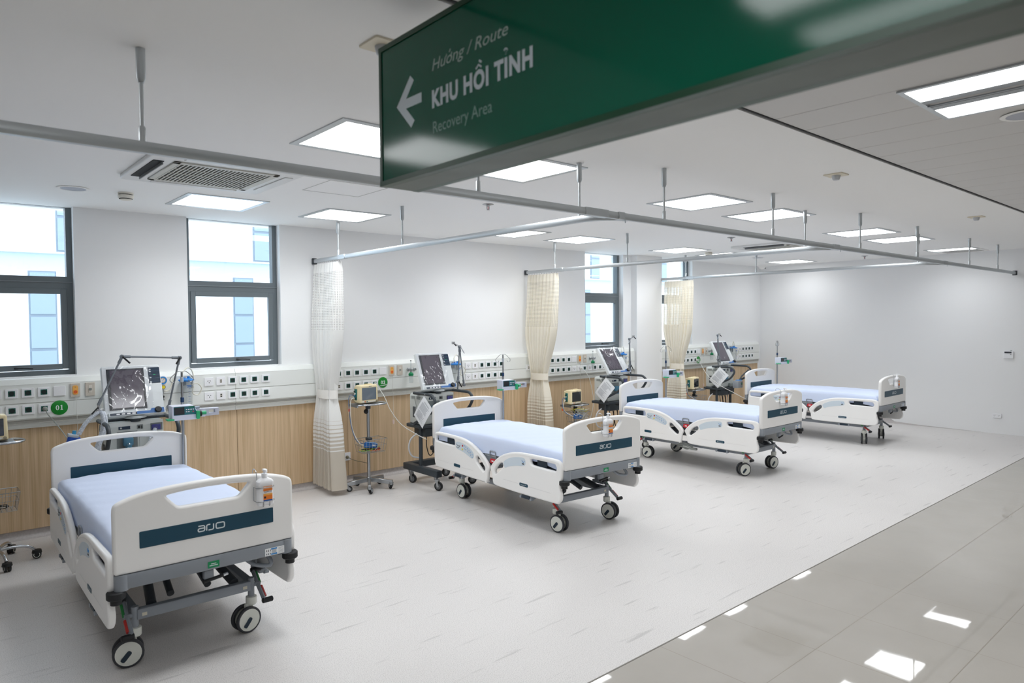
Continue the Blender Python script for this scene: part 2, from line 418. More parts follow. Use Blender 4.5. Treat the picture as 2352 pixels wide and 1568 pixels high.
# ================================================================== THE ROOM
m = MB(); m.box(((LEFTX+FARX)/2+.1, (SEAM+WALL)/2+.1, -.05), (FARX-LEFTX+.6, WALL-SEAM+.2, .1)); struct(m.build('floor', VINYL))
m = MB(); m.box(((LEFTX+FARX)/2+.1, (SEAM+BACKY)/2, -.05), (FARX-LEFTX+.6, SEAM-BACKY, .1)); struct(m.build('floor_corridor', TILE))
m = MB(); m.box(((LEFTX+FARX)/2, SEAM, .0006), (FARX-LEFTX, .008, .0016)); struct(m.build('trim_1', mat('seam_dark', '7d7972', .6)))
# plasterboard ceiling with openings cut by the light fittings is left whole: the fittings are surface trims
m = MB(); m.box(((LEFTX+FARX)/2+.1, (CSEAM+WALL+.3)/2+.01, CEIL+.05), (FARX-LEFTX+.6, WALL+.3-CSEAM, .1)); struct(m.build('ceiling', CEILM))
m = MB()
x = 3.365-.325*21
while x < FARX+.1:
    m.box((x+.1625, (CSEAM+BACKY)/2-.008, CEIL+.012), (.321, CSEAM-BACKY-.016, .02), bev=.004, seg=1); x += .325
m.box(((LEFTX+FARX)/2, (CSEAM+BACKY)/2, CEIL+.06), (FARX-LEFTX+.6, CSEAM-BACKY, .06), GROUT)
struct(m.build('ceiling_corridor', STRIPC))
m = MB(); m.box(((LEFTX+FARX)/2, CSEAM-.012, CEIL+.004), (FARX-LEFTX+.3, .01, .012)); struct(m.build('trim_2', GROUT))
# walls
WIN = [(.155, 1.07), (2.0, 2.914), (7.597, 8.477), (9.48, 10.36)]
WZ0, WT = 1.36, .25
m = MB(); x = LEFTX-.2; wy = WALL+WT/2
for a, b in WIN:
    m.box(((x+a)/2, wy, CEIL/2), (a-x, WT, CEIL)); m.box(((a+b)/2, wy, WZ0/2), (b-a, WT, WZ0)); x = b
m.box(((x+FARX+.3)/2, wy, CEIL/2), (FARX+.3-x, WT, CEIL)); struct(m.build('wall_back', WALLM))
m = MB(); m.box((8.995, WALL-.055, CEIL/2), (.65, .13, CEIL), bev=.004, seg=1); struct(m.build('wall_pillar', WALLM))
m = MB(); m.box((FARX+.14, (BACKY+WALL)/2, CEIL/2), (.2, WALL-BACKY+.4, CEIL), rot=(R(-.9), 'Z')); struct(m.build('wall_right', WALLM))
m = MB(); m.box((LEFTX-.1, (BACKY+WALL)/2, CEIL/2), (.2, WALL-BACKY+.4, CEIL)); struct(m.build('wall_left', WALLM))
m = MB(); m.box(((LEFTX+FARX)/2, BACKY-.1, CEIL/2), (FARX-LEFTX+.6, .2, CEIL)); struct(m.build('wall_front', WALLM))
# coved vinyl skirting
COVE = mat('coved_vinyl', 'b9b4b2', .5, var=(60, .08))
m = MB(); pr = [(0, 0), (-.05, .0), (-.02, .012), (-.008, .03), (-.006, .075), (0, .075)]
m.prism([(p[0], p[1]) for p in pr], 9.4, MX((FARX+.045, WALL, .001), (1, .0157, 0), (0, 0, 1), (.0157, -1, 0))); struct(m.build('baseboard_right', COVE))
m = MB(); m.prism([(p[0], p[1]) for p in pr], FARX-LEFTX, MX((LEFTX, WALL-.005, .001), (0, 1, 0), (0, 0, 1), (1, 0, 0))); struct(m.build('baseboard_back', COVE))
# oak wainscot: boards about 1.22 m wide
def wains(x0, x1, name):
    m = MB(); s = [x0]; q = 2.43-1.22*6
    while q < x1-.05:
        if q > x0+.05: s.append(q)
        q += 1.22
    s.append(x1)
    for a, b in zip(s, s[1:]): m.box(((a+b)/2, WALL-.015, .51), (b-a-.003, .03, .865), bev=.001, seg=1)
    struct(m.build(name, WOOD))
wains(LEFTX, 8.60, 'wall_panelling'); wains(9.32, FARX-.03, 'wall_panelling_end')
# medical service trunking: bevelled top, two channels, grey rail, lower strip
def trunk(x0, x1, name):
    m = MB(); P = 6.97
    def strip(prof, mm): m.prism(prof, x1-x0, MX((x0, 0, 0), (0, 1, 0), (0, 0, 1), (1, 0, 0)), mm)
    strip([(WALL, 1.353), (P+.025, 1.350), (P, 1.305), (WALL, 1.305)], TRUNK)
    strip([(WALL, 1.304), (P+.001, 1.304), (P+.001, 1.151), (WALL, 1.151)], TRUNK)
    strip([(WALL, 1.150), (P+.004, 1.150), (P+.004, 1.147), (WALL, 1.147)], TRUNKGREY)
    strip([(WALL, 1.146), (P+.001, 1.146), (P+.001, 1.020), (WALL, 1.020)], TRUNK)
    strip([(WALL, 1.019), (P-.006, 1.019), (P-.006, 1.010), (P+.012, 1.006), (P+.012, .984), (P, .978), (WALL, .978)], TRUNKGREY)
    strip([(WALL, .976), (P+.012, .976), (P+.02, .958), (P+.016, .956), (P+.026, .936), (WALL, .936)], TRUNK)
    struct(m.build(name, TRUNK, smooth=False))
trunk(LEFTX, 2.404, 'trim_3'); trunk(2.407, 8.66, 'trim_4'); trunk(9.33, FARX-.06, 'trim_5')

# windows: fixed upper light, top-hung lower sash with a lever handle
def window(k, a, b):
    root = bpy.data.objects.new('window_%d' % k, None); COL.objects.link(root); struct(root); root.location = ((a+b)/2, WALL+.09, 0)
    c = (a+b)/2; h = (b-a)/2; f = .045
    m = MB(); y = .04
    m.box((-h+f/2, y, 2.1), (f, .08, 1.5)); m.box((h-f/2, y, 2.1), (f, .08, 1.5))
    m.box((0, y, WZ0+f/2), (2*h-2*f, .08, f)); m.box((0, y, 2.17), (2*h-2*f, .08, .105)); m.box((0, y, CEIL+.02), (2*h-2*f, .08, f))
    m.box((0, -.002, 2.174), (2*h, .012, .006), mat('frame_joint', '8a9195', .4)); fr = m.build('window_frame', WINFR, root); 
    m = MB(); m.box((0, y, 2.5), (2*h-2*f, .006, .58)); m.build('window_pane', GLASS, root)
    s0, s1, z0, z1, w = -h+.047, h-.047, 1.415, 2.118, .048
    m = MB()
    for q in ((s0+w/2, 1), (s1-w/2, 1)): m.box((q[0], .012, (z0+z1)/2), (w, .045, z1-z0), bev=.004, seg=1)
    for zz in (z0+w/2-.004, z1-w/2): m.box((0, .012, zz), (s1-s0-2*w+.002, .044, w), bev=.002, seg=1)
    sa = m.build('window_sash', WINFR, root)
    m = MB(); m.box((0, .012, (z0+z1)/2), (s1-s0-2*w+.01, .005, z1-z0-2*w+.01)); m.build('sash_pane', GLASS, sa)
    m = MB(); m.box((-.0, -.018, z0+.02), (.03, .02, .016), bev=.004); m.tube(catmull([(.0, -.025, z0+.02), (.03, -.036, z0+.022), (.07, -.04, z0+.019), (.115, -.04, z0+.014)], 4), .0065); m.build('window_handle', BLACK, sa, loc=(.03, 0, 0))
    m = MB(); m.box((0, -.045, WZ0+.002), (2*h, .09, .006)); m.build('window_sill', WALLM, root)
for k, (a, b) in enumerate(WIN): window(k+1, a, b)

# ------------------------------------------------------------------ the block across the yard
YB = 15.0
bl = thing('apartment_block', 'white rendered building with tall grey windows seen through the ward windows', 'building', (8, YB, 0))
m = MB(); m.box((4, .5, 1.25), (60, 1, 3.06)); m.box((4, .5, 8), (60, 1, 9.8)); m.build('facade', EXTW, bl)
m = MB(); m.box((4, .60, 2.94), (60, 1, .34)); m.build('ledge', EXTG, bl)
def farwin(x0, x1, z0, z1):
    o = MB(); o.box(((x0+x1)/2-8, -.01, (z0+z1)/2), (x1-x0, .04, z1-z0)); fr = o.build('far_window', EXTF, bl)
    o = MB(); zz = z0; 
    cuts = [0, .40, .66, 1] if z1 < 3 else [0, .31, .66, 1]
    for q, w in zip(cuts, cuts[1:]): o.box(((x0+x1)/2-8, -.035, z0+(q+w)/2*(z1-z0)), (x1-x0-.05, .02, (w-q)*(z1-z0)-.05))
    o.build('far_pane', EXTP, fr)
for i in range(-1, 6):
    farwin(1.56+3.6*i, 1.99+3.6*i, .4, 2.77); farwin(2.0+3.6*i, 2.43+3.6*i, 3.13, 5.2)
m = MB(); m.box((8, 11.2, -.45), (60, 7.7, .3)); g = struct(m.build('ground', ASPH))

# ------------------------------------------------------------------ ceiling lights
def lamp(t, sx, sy, w, x=0):
    # the light the fitting itself throws down through its prismatic cover
    ld = bpy.data.lights.new('led_light', 'AREA'); ld.shape = 'RECTANGLE'; ld.size = sx; ld.size_y = sy; ld.energy = w; ld.color = (.95, .98, 1.0); ld.spread = R(138)
    o = bpy.data.objects.new('led_light', ld); COL.objects.link(o); o.parent = t; o.location = (x, 0, -.0065)
def panel_light(x, y, label, group):
    t = thing('ceiling_light', label, 'ceiling light', (x, y, CEIL), 0, group)
    m = MB(); m.prism([(-.325, -.325), (.325, -.325), (.325, .325), (-.325, .325)], .006, MX((0, 0, -.006), (1, 0, 0), (0, 1, 0), (0, 0, 1)),
                      holes=[[(-.285, -.285), (.285, -.285), (.285, .285), (-.285, .285)]]); m.build('trim_frame', ALU, t, smooth=False)
    m = MB(); m.box((0, 0, -.002), (.572, .572, .004)); m.build('diffuser', LAMPM, t, smooth=False)
    lamp(t, .56, .56, PANEL_W*(.3 if x < 0 or (x > 11.5 and y > 5) else 1)); return t
FR, BK = 3.478, 6.06
G1, G2 = 'square panel lights of the row nearer the corridor', 'square panel lights of the row nearer the windows'
fx = [(1.965, 'square white ceiling light panel cut off by the green sign, above the first bed'), (3.105, 'square white ceiling light panel just under the lower edge of the green sign'),
      (5.215, 'square ceiling light panel crossed by the second rail hanger from the green sign'), (6.405, 'square ceiling light panel touching two rail hangers right of the sprinkler'),
      (8.595, 'square ceiling light panel, fifth from the green sign in the corridor-side row'), (9.76, 'square ceiling light panel, second from the far wall in the corridor-side row'),
      (11.96, 'square ceiling light panel nearest the far wall in the corridor-side row')]
for x, s in fx: panel_light(x, FR, s, G1)
bx = [(1.97, 'square ceiling light panel beside the big air conditioner, above the second window'), (3.15, 'square ceiling light panel above the first curtain rail end'),
      (5.29, 'square ceiling light panel half hidden behind the nearest cross rail'), (6.42, 'square ceiling light panel between the first and second cross rails near the wall'),
      (8.58, 'square ceiling light panel in front of the far smoke detector'), (9.77, 'square ceiling light panel partly covered by the far smoke detector'),
      (11.96, 'square ceiling light panel nearest the far corner of the window wall')]
for x, s in bx: panel_light(x, BK, s, G2)
panel_light(-.07, FR, 'square ceiling light panel to the left of the first bed, corridor-side row', G1)
def trough(x, y, label):
    t = thing('corridor_light', label, 'ceiling light', (x, y, CEIL), 0, 'twin troffer lights in the corridor ceiling')
    m = MB(); o = [(-.325, -.62), (.325, -.62), (.325, .62), (-.325, .62)]
    m.prism(o, .008, MX((0, 0, -.008), (1, 0, 0), (0, 1, 0), (0, 0, 1)), holes=[[(-.30, -.595), (.30, -.595), (.30, .595), (-.30, .595)]]); m.build('trim_frame', ALU, t, smooth=False)
    m = MB()
    for sx in (-1, 1):
        m.box((sx*.065, 0, -.004), (.06, 1.19, .007)); 
    m.box((0, 0, -.010), (.012, 1.19, .006)); m.build('centre_strip', mat('trough_grey', '9fa4a8', .4, .5), t, smooth=False)
    for sx in (-1, 1):
        m = MB(); m.box((sx*.195, 0, -.003), (.20, 1.19, .006)); m.build('diffuser', TUBEM, t, smooth=False); lamp(t, .19, 1.18, TROUGH_W/2, sx*.195)
    return t
trough(3.70, .60, 'long ceiling light with two bright strips in the grey strip ceiling, at upper right')
trough(.05, .60, 'long ceiling light with two bright strips directly above the viewer'); trough(7.35, .60, 'long ceiling light with two bright strips farther down the corridor')

# ------------------------------------------------------------------ ceiling air conditioners
def aircon(x, y, rz, label, lv):
    t = thing('ceiling_air_conditioner', label, 'air conditioner', (x, y, CEIL), rz, 'cassette air conditioners in the ceiling')
    m = MB(); m.prism(rrect(-.475, -.475, .475, .475, .05), .028, MX((0, 0, -.028), (1, 0, 0), (0, 1, 0), (0, 0, 1)), bev=.008)
    m.build('panel', mat('aircon_white', 'e4e5e4', .45), t)
    m = MB()
    m.box((0, 0, -.0295), (.60, .60, .003)); q = m.build('grille', mat('aircon_back', '3d3f40', .7), t)
    m = MB()
    for i in range(24): m.box((-.285+i*.57/23, 0, -.034), (.0095, .58, .006))
    for j in range(1, 4): m.box((0, -.29+j*.145, -.036), (.58, .006, .004))
    for s in (-1, 1): m.box((s*.31, 0, -.032), (.04, .66, .01), bev=.003, seg=1); m.box((0, s*.31, -.032), (.66, .04, .01), bev=.003, seg=1)
    m.build('slats', mat('aircon_slat', 'c9c8c0', .5), q)
    for i in range(4):
        c = Matrix.Rotation(i*PI/2, 4, 'Z'); p = c @ Vector((-.41, 0, -.028))
        if i == lv:
            m = MB(); m.box(p+Vector((0, 0, -.002)), (.06, .58, .004) if i % 2 == 0 else (.58, .06, .004), mat('aircon_slot', '25282a', .8)); m.box(p+Vector((.022, 0, -.012)), (.006, .57, .02) if i % 2 == 0 else (.57, .006, .02), mat('aircon_flap', '8d9092', .4))
        else:
            m = MB(); m.box(p+Vector((0, 0, -.003)), (.06, .58, .008) if i % 2 == 0 else (.58, .06, .008), mat('aircon_white', 'e4e5e4', .45), bev=.003, seg=1)
        m.build('louvre', None, t)
aircon(1.56, 4.87, 0, 'large square cassette air conditioner above the first window bay, one louvre open', 0)
aircon(9.22, 4.86, 0, 'smaller looking cassette air conditioner beyond the second cross rail', 0)

# small ceiling fittings
def disc(name, x, y, prof, mm, label, cat, group=None, n=28):
    m = MB(); m.lathe(prof, (0, 0, 0), (0, 0, -1), mm, n); o = m.build(name, mm); o.location = (x, y, CEIL); return tag(o, label, cat, group)
SPK = mat('speaker_grille', 'b9bdc8', .6)
for x, y, s in ((.93, 6.08, 'round flush ceiling speaker left of the nearest smoke detector'), (10.7, 6.0, 'round flush ceiling speaker near the far corner'), (4.26, .93, 'round ceiling speaker beside the long corridor light')):
    t = thing('ceiling_speaker', s, 'speaker', (x, y, CEIL), 0, 'round ceiling speakers')
    m = MB(); m.lathe([(.10, 0), (.11, .004), (.10, .008), (.085, .006)], (0, 0, 0), (0, 0, -1)); m.build('ring', CEILM, t)
    m = MB(); m.lathe([(0, .005), (.086, .005), (.086, .002)], (0, 0, 0), (0, 0, -1)); m.build('grille', SPK, t)
for x, y, s in ((1.275, 6.05, 'round white smoke detector in front of the first window'), (9.2, 5.97, 'round white smoke detector far away above the pillar')):
    t = thing('smoke_detector', s, 'smoke detector', (x, y, CEIL), 0, 'round smoke detectors')
    m = MB(); m.lathe([(0, 0), (.055, 0), (.055, .012), (.05, .014)], (0, 0, 0), (0, 0, -1)); m.build('base', SMOKE, t)
    m = MB(); m.lathe([(.046, .012), (.046, .05), (0, .05)], (0, 0, 0), (0, 0, -1)); m.build('sensing_chamber', BLACK, t)
    m = MB(); m.lathe([(.05, .018), (.058, .02), (.054, .042), (.049, .046), (.049, .018)], (0, 0, 0), (0, 0, -1)); m.lathe([(0, .058), (.03, .058), (.043, .053), (.043, .05), (0, .05)], (0, 0, 0), (0, 0, -1)); m.build('cover', SMOKE, t)
for x, y, s in ((3.825, 4.70, 'fire sprinkler head hanging under the ceiling behind the long rail'), (7.76, 4.71, 'fire sprinkler head between the second and third light panels'), (11.87, 4.75, 'fire sprinkler head near the far wall')):
    t = thing('sprinkler_head', s, 'sprinkler', (x, y, CEIL), 0, 'fire sprinkler heads')
    m = MB(); m.lathe([(0, 0), (.05, 0), (.05, .004), (.018, .012), (.012, .02), (0, .02)], (0, 0, 0), (0, 0, -1)); m.build('escutcheon', STEEL, t)
    m = MB()
    for sx in (-1, 1): m.tube(catmull([(sx*.01, 0, -.018), (sx*.016, 0, -.03), (sx*.008, 0, -.048)], 4), .0025)
    m.lathe([(0, .048), (.014, .048), (.014, .051), (0, .051)], (0, 0, 0), (0, 0, -1)); m.build('frame', STEEL, t)
    m = MB(); m.cyl((0, 0, -.02), (0, 0, -.047), .0035, RED, 8); m.build('bulb', RED, t)
for x, y, s in ((4.975, 2.19, 'square beige motion sensor on the ceiling nearest the corridor seam'), (8.19, 2.19, 'small square motion sensor farther along the ceiling, above the rail end'), (1.33, 2.24, 'square beige motion sensor peeking out above the green sign')):
    t = thing('motion_sensor', s, 'sensor', (x, y, CEIL), 0, 'ceiling motion sensors')
    m = MB(); m.prism(rrect(-.065, -.065, .065, .065, .01), .008, MX((0, 0, -.008), (1, 0, 0), (0, 1, 0), (0, 0, 1)), bev=.002); m.build('mounting_plate', BEIGEPIR, t)
    m = MB(); m.lathe([(.03, .006), (.03, .012), (.024, .035), (.018, .04), (0, .04)], (0, 0, 0), (0, 0, -1)); m.build('lens', mat('pir_lens', 'c5c9ce', .3), t)
t = thing('dome_camera', 'small white dome camera in the far corner of the ceiling', 'camera', (12.25, 6.78, CEIL))
m = MB(); m.lathe([(0, 0), (.09, 0), (.09, .02), (.075, .03)], (0, 0, 0), (0, 0, -1)); m.build('base', CEILM, t)
m = MB(); m.lathe([(.07, .03), (.06, .06), (.03, .08), (0, .085)], (0, 0, 0), (0, 0, -1)); m.box((.02, -.05, -.06), (.03, .02, .02), BLACK); m.build('dome', None, t)
t = thing('ceiling_vent', 'flat square supply vent in the ceiling beside the far wall', 'vent', (12.2, 3.45, CEIL))
m = MB(); m.box((0, 0, -.004), (.45, .6, .008)); m.build('frame', CEILM, t)
m = MB(); [m.box((-.16+.04*i, 0, -.009), (.01, .5, .006)) for i in range(9)]; m.build('slats', mat('vent_slat', 'c4c4c2', .5), t)
m = MB(); m.prism([(0, 0), (.48, 0), (.48, .48), (0, .48)], .002, MX((2.285, 4.6, CEIL-.002), (1, 0, 0), (0, 1, 0), (0, 0, 1)), holes=[[(.006, .006), (.474, .006), (.474, .474), (.006, .474)]])
tag(m.build('access_panel', mat('access_line', 'c9c9c8', .7)), 'thin outline of a square access panel in the white ceiling', 'access panel')

# ------------------------------------------------------------------ curtain rails
RZ0, RZ1 = 2.443, 2.485
def rail_prof(): return [(-.012, RZ0), (.012, RZ0), (.017, RZ0+.008), (.017, RZ1-.01), (.012, RZ1), (-.012, RZ1), (-.017, RZ1-.01), (-.017, RZ0+.008)]
def sweep_rail(path, mm):
    P = [Vector(p) for p in path]; m = MB(); pr = rail_prof(); rings = []
    for i, p in enumerate(P):
        t = (P[min(i+1, len(P)-1)]-P[max(i-1, 0)]).normalized(); s = Vector((t.y, -t.x, 0))
        rings.append([m.bm.verts.new((p.x+s.x*a, p.y+s.y*a, z)) for a, z in pr])
    k = len(pr)
    for a, b in zip(rings, rings[1:]):
        for i in range(k): m.bm.faces.new((a[i], a[(i+1) % k], b[(i+1) % k], b[i]))
    m.bm.faces.new(rings[0]); m.bm.faces.new(rings[-1][::-1]); bmesh.ops.recalc_face_normals(m.bm, faces=m.bm.faces); m._fin(list(m.bm.verts), mm); return m
RY = 2.845
t = thing('curtain_rail', 'long pale metal curtain rail running the whole length of the ward', 'curtain rail', (0, 0, 0), 0, 'suspended curtain rails')
sweep_rail([(LEFTX, RY, 0), (FARX-.02, RY, 0)], ALU).build('rail', ALU, t)
def rail_bits(t, pts, y):
    for xx, w in pts:
        m = MB(); m.box((xx, y, (RZ0+RZ1)/2), (w, .044, .048), bev=.004, seg=1); m.build('rail_coupler', ALU, t)
JX = [3.30, 6.40, 9.33]
rail_bits(t, [(JX[0]-.14, .21), (JX[0]+.09, .06), (JX[1]+.05, .12), (JX[2]+.10, .12)], RY)
for jx in JX:
    m = MB(); m.cyl((jx+.12, RY-.02, RZ0), (jx+.12, RY-.02, RZ0-.022), .003, None, 8); m.build('stop_screw', ALU, t)
m = MB(); m.box((FARX-.012, RY, (RZ0+RZ1)/2), (.02, .06, .07), bev=.004, seg=1); m.build('wall_bracket', DARKGREY, t)
cross = []
lab = ['cross curtain rail nearest the viewer, carrying the white curtain beside the first bed', 'middle cross curtain rail, carrying the cream curtain beside the second bed', 'farthest cross curtain rail, carrying the curtain behind the pillar']
for k, jx in enumerate(JX):
    t = thing('curtain_rail', lab[k], 'curtain rail', (0, 0, 0), 0, 'suspended curtain rails'); cross.append(t)
    x0 = jx-.01
    path = [(x0, WALL-.03, 0), (x0, 5, 0), (x0, RY+.26, 0)] + [(x0+.20-.20*math.cos(a), RY+.26-.235*math.sin(a), 0) for a in [R(q) for q in range(10, 91, 10)]]
    sweep_rail(path, ALU).build('rail', ALU, t)
    m = MB(); m.box((x0, WALL-.02, (RZ0+RZ1)/2), (.05, .03, .065), bev=.004, seg=1); m.build('wall_bracket', DARKGREY, t)
    m = MB(); m.box((x0, 6.38, (RZ0+RZ1)/2), (.04, .14, .046), bev=.003, seg=1); m.build('rail_coupler', ALU, t)
def hanger(x, y, label):
    t = thing('rail_hanger', label, 'hanger rod', (x, y, CEIL), 0, 'vertical rods holding the curtain rails')
    m = MB(); m.cyl((0, 0, RZ1-CEIL-.002), (0, 0, -.01), .0075, None, 10); m.build('rod', ALU, t)
    m = MB(); m.lathe([(0, 0), (.0165, 0), (.0165, .11), (.011, .125), (0, .125)], (0, 0, 0), (0, 0, -1)); m.build('ceiling_socket', ALU, t)
    m = MB(); m.lathe([(.0, 0), (.0125, 0), (.0125, .055), (.009, .06), (0, .06)], (0, 0, RZ1-CEIL-.003), (0, 0, 1)); m.build('rail_clamp', ALU, t)
hl = [(.66, 'rod holding the long rail, alone at upper left above the air conditioner'), (2.25, 'rod holding the long rail, hidden behind the green sign'), (3.85, 'rod holding the long rail, in front of the third light panel'),
      (5.31, 'rod holding the long rail, in front of the fourth light panel'), (7.0, 'rod holding the long rail, in front of the fifth light panel'), (8.52, 'rod holding the long rail, in front of the sixth light panel'),
      (10.37, 'rod holding the long rail, in front of the last light panel'), (11.64, 'rod holding the long rail, closest to the far wall')]
for x, s in hl: hanger(x, RY, s)
nm = ['nearest', 'middle', 'farthest']; pos = [('beside its junction with the long rail', 3.10), ('halfway along', 5.25), ('above its curtain', 6.47)]
for k, jx in enumerate(JX):
    for s, y in pos: hanger(jx-.01, y, 'rod holding the %s cross rail, %s' % (nm[k], s))

# ------------------------------------------------------------------ curtains, gathered and tied
def curtain(x, ytop, ytie, ybot, zb, label, seed, folds=9, lean=0.0, cm=CURT):
    rnd = random.Random(seed); t = thing('cubicle_curtain', label, 'curtain', (x, 0, 0), 0, 'privacy curtains tied back at the wall')
    NU, Z = folds*14, [2.425, 2.40, 2.36, 2.33, 2.325, 2.28, 2.2, 2.1, 2.0, 1.9, 1.8, 1.73, 1.72, 1.6, 1.5, 1.4, 1.3, 1.2, 1.13, 1.09, 1.05, 1.01, .97, .9, .82, .74, .64, .54, .44, .34, .24, .14, zb]
    ph = [rnd.uniform(-.5, .5) for _ in range(folds+1)]; am = [rnd.uniform(.7, 1.25) for _ in range(folds+1)]
    def ip(z, tab):
        for (z0, v0), (z1, v1) in zip(tab, tab[1:]):
            if z <= z0 and z >= z1: k = (z0-z)/(z0-z1); k = k*k*(3-2*k); return v0+(v1-v0)*k
        return tab[-1][1]
    cy = lambda z: ip(z, [(2.43, sum(ytop)/2), (1.05, sum(ytie)/2), (0, sum(ybot)/2)])
    wd = lambda z: ip(z, [(2.43, ytop[1]-ytop[0]), (1.7, (ytop[1]-ytop[0])*.94), (1.05, ytie[1]-ytie[0]), (.6, (ybot[1]-ybot[0])*.86), (0, ybot[1]-ybot[0])])
    ax = lambda z: ip(z, [(2.43, .022), (2.33, .035), (1.8, .055), (1.05, .055), (.6, .07), (0, .075)])
    m = MB(); uvl = m.bm.loops.layers.uv.new('UVMap'); g = []; cloth = 2.4
    for z in Z:
        row = []
        for i in range(NU+1):
            u = i/NU; f = u*folds; k = int(f) if f < folds else folds-1; fr = f-k
            a = am[k]*(1-fr)+am[k+1]*fr; q = ph[k]*(1-fr)+ph[k+1]*fr
            tie = math.exp(-((z-1.05)/.13)**2)
            w = math.sin(2*PI*f+q)*a + .35*math.sin(2*PI*f*2.1+q*3+z*1.5)*(.4+.6*tie)
            px = w*ax(z)*(1-.25*tie)
            # at the tie the folds wrap into a round bundle
            bx = math.cos(PI*u)*-.0
            py = cy(z)+(u-.5)*wd(z)+.018*math.cos(2*PI*f+q)*(1-tie)
            row.append(m.bm.verts.new((px+bx+lean*(2.43-z), py, z)))
        g.append(row)
    for j in range(len(Z)-1):
        for i in range(NU):
            fc = m.bm.faces.new((g[j][i], g[j][i+1], g[j+1][i+1], g[j+1][i]))
            for lp, (jj, ii) in zip(fc.loops, ((j, i), (j, i+1), (j+1, i+1), (j+1, i))): lp[uvl].uv = (ii/NU*cloth, Z[jj])
    m._fin(list(m.bm.verts), cm); m.build('cloth', cm, t, ang=180)
    m = MB(); y0, y1 = ytie[0]-.012, ytie[1]+.012; yc, hw = (y0+y1)/2, (y1-y0)/2
    ring = [(.078*math.cos(a)+lean*1.38, yc+hw*math.sin(a)) for a in [2*PI*i/32 for i in range(32)]]
    lo = [m.bm.verts.new((p[0], p[1], 1.005)) for p in ring]; hi = [m.bm.verts.new((p[0]*1.02, p[1]+.002, 1.095)) for p in ring]
    for i in range(32): m.bm.faces.new((lo[i], lo[(i+1) % 32], hi[(i+1) % 32], hi[i]))
    m._fin(lo+hi, None); m.build('tie_band', mat('tie_white', 'f3f1ec', .9) if cm is CURTW else mat('tie_cloth', 'ece5d6', .9), t)
    for i in range(folds+3):
        y = ytop[0]+.02+(ytop[1]-ytop[0]-.04)*i/(folds+2)
        m = MB(); m.tube(catmull([(0, y, RZ0+.002), (.004, y, RZ0-.015), (-.003, y, RZ0-.03)], 3), .0025, None, 6); m.build('rail_hook', STEEL, t)
curtain(3.29, (6.44, 6.99), (6.60, 6.92), (6.50, 7.0), .06, 'bunched white curtain tied at the middle, standing right beside the first bed bay', 3, cm=CURTW)
curtain(6.39, (6.42, 6.98), (6.64, 6.90), (6.54, 6.96), .05, 'bunched cream curtain hanging between the second and third beds', 5)
curtain(9.32, (6.33, 6.86), (6.52, 6.74), (6.46, 6.80), .05, 'bunched cream curtain hanging just behind the white pillar', 8)

# ------------------------------------------------------------------ the hanging green sign
SX, SY0, SY1, SZ0, SZ1, ST = 1.165, 1.992, -.45, 2.25, 2.697, .151
sg = thing('direction_sign', 'long green hanging sign pointing left to the recovery area', 'sign', (SX, SY0, SZ0))
L = SY0-SY1; Hh = SZ1-SZ0; f = .016
m = MB(); m.box((ST/2, -L/2, Hh/2), (ST-.012, L-.02, Hh-.02)); m.build('sign_box', SIGNUNDER, sg, smooth=False)
m = MB()
for zz in (f/2, Hh-f/2): m.box((.012, -L/2, zz), (.024, L, f)); m.box((ST-.012, -L/2, zz), (.024, L, f))
for yy in (-f/2, -L+f/2): m.box((.0125, yy, Hh/2), (.0235, f-.001, Hh-2*f)); m.box((ST-.0125, yy, Hh/2), (.0235, f-.001, Hh-2*f))
m.build('sign_frame', SIGNFR, sg, smooth=False)
m = MB(); m.box((ST/2, -L/2, .002), (ST-.05, L-.01, .004)); m.build('underside', SIGNUNDER, sg, smooth=False)
m = MB(); m.box((.006, -L/2, Hh/2), (.004, L-2*f, Hh-2*f)); fc = m.build('sign_face', SIGNG, sg, smooth=False)
TX = lambda y, z: MX((.0038, y-SY0, z-SZ0), (0, -1, 0), (0, 0, 1), (-1, 0, 0))
def signline(body, full, y, z, h, w, accents, mm, shear=0.0, bold=0.0, space=1.0):
    """one line of the sign; Vietnamese accents are drawn as strokes over the letter that follows each prefix"""
    m = MB(); m.text(body, TX(y, z), None, h, w, shear=shear, bold=bold, space=space)
    x0, x1 = MB.extent(body, shear, bold, space); k = w/(x1-x0); u = h
    for pre, strokes in accents:
        a = (MB.extent(pre[:-1], shear, bold, space)[1]-x0)*k; b = (MB.extent(pre, shear, bold, space)[1]-x0)*k; c = (a+b)/2+.06*u; lw = (b-a)
        for st, wd in strokes:
            P = catmull([(c+px*u, pz*u, 0) for px, pz in st], 5) if len(st) > 2 and wd > 0 else [Vector((c+px*u, pz*u, 0)) for px, pz in st]
            hw = abs(wd)*u/2; Ls, Rs = [], []
            for i in range(len(P)):
                t = (P[min(i+1, len(P)-1)]-P[max(i-1, 0)]).normalized(); n_ = Vector((-t.y, t.x, 0))*hw; Ls.append(P[i]+n_); Rs.append(P[i]-n_)
            m.prism(Ls+Rs[::-1], .0008, TX(y, z))
    return m.build('lettering', mm, fc, smooth=False)
horn = ([(.17, .62), (.29, .65), (.33, .73), (.31, .79)], .075)
signline('Huong / Route', 'Huong', 1.690, 2.5435, .0345, .342, [('Hu', [([(.27, .64), (.38, .67), (.42, .76), (.40, .82)], .075)]), ('Huo', [horn, ([(-.02, .86), (.15, 1.09)], -.085)])], mat('sign_pale', 'a9bcb4', .4), shear=.25)
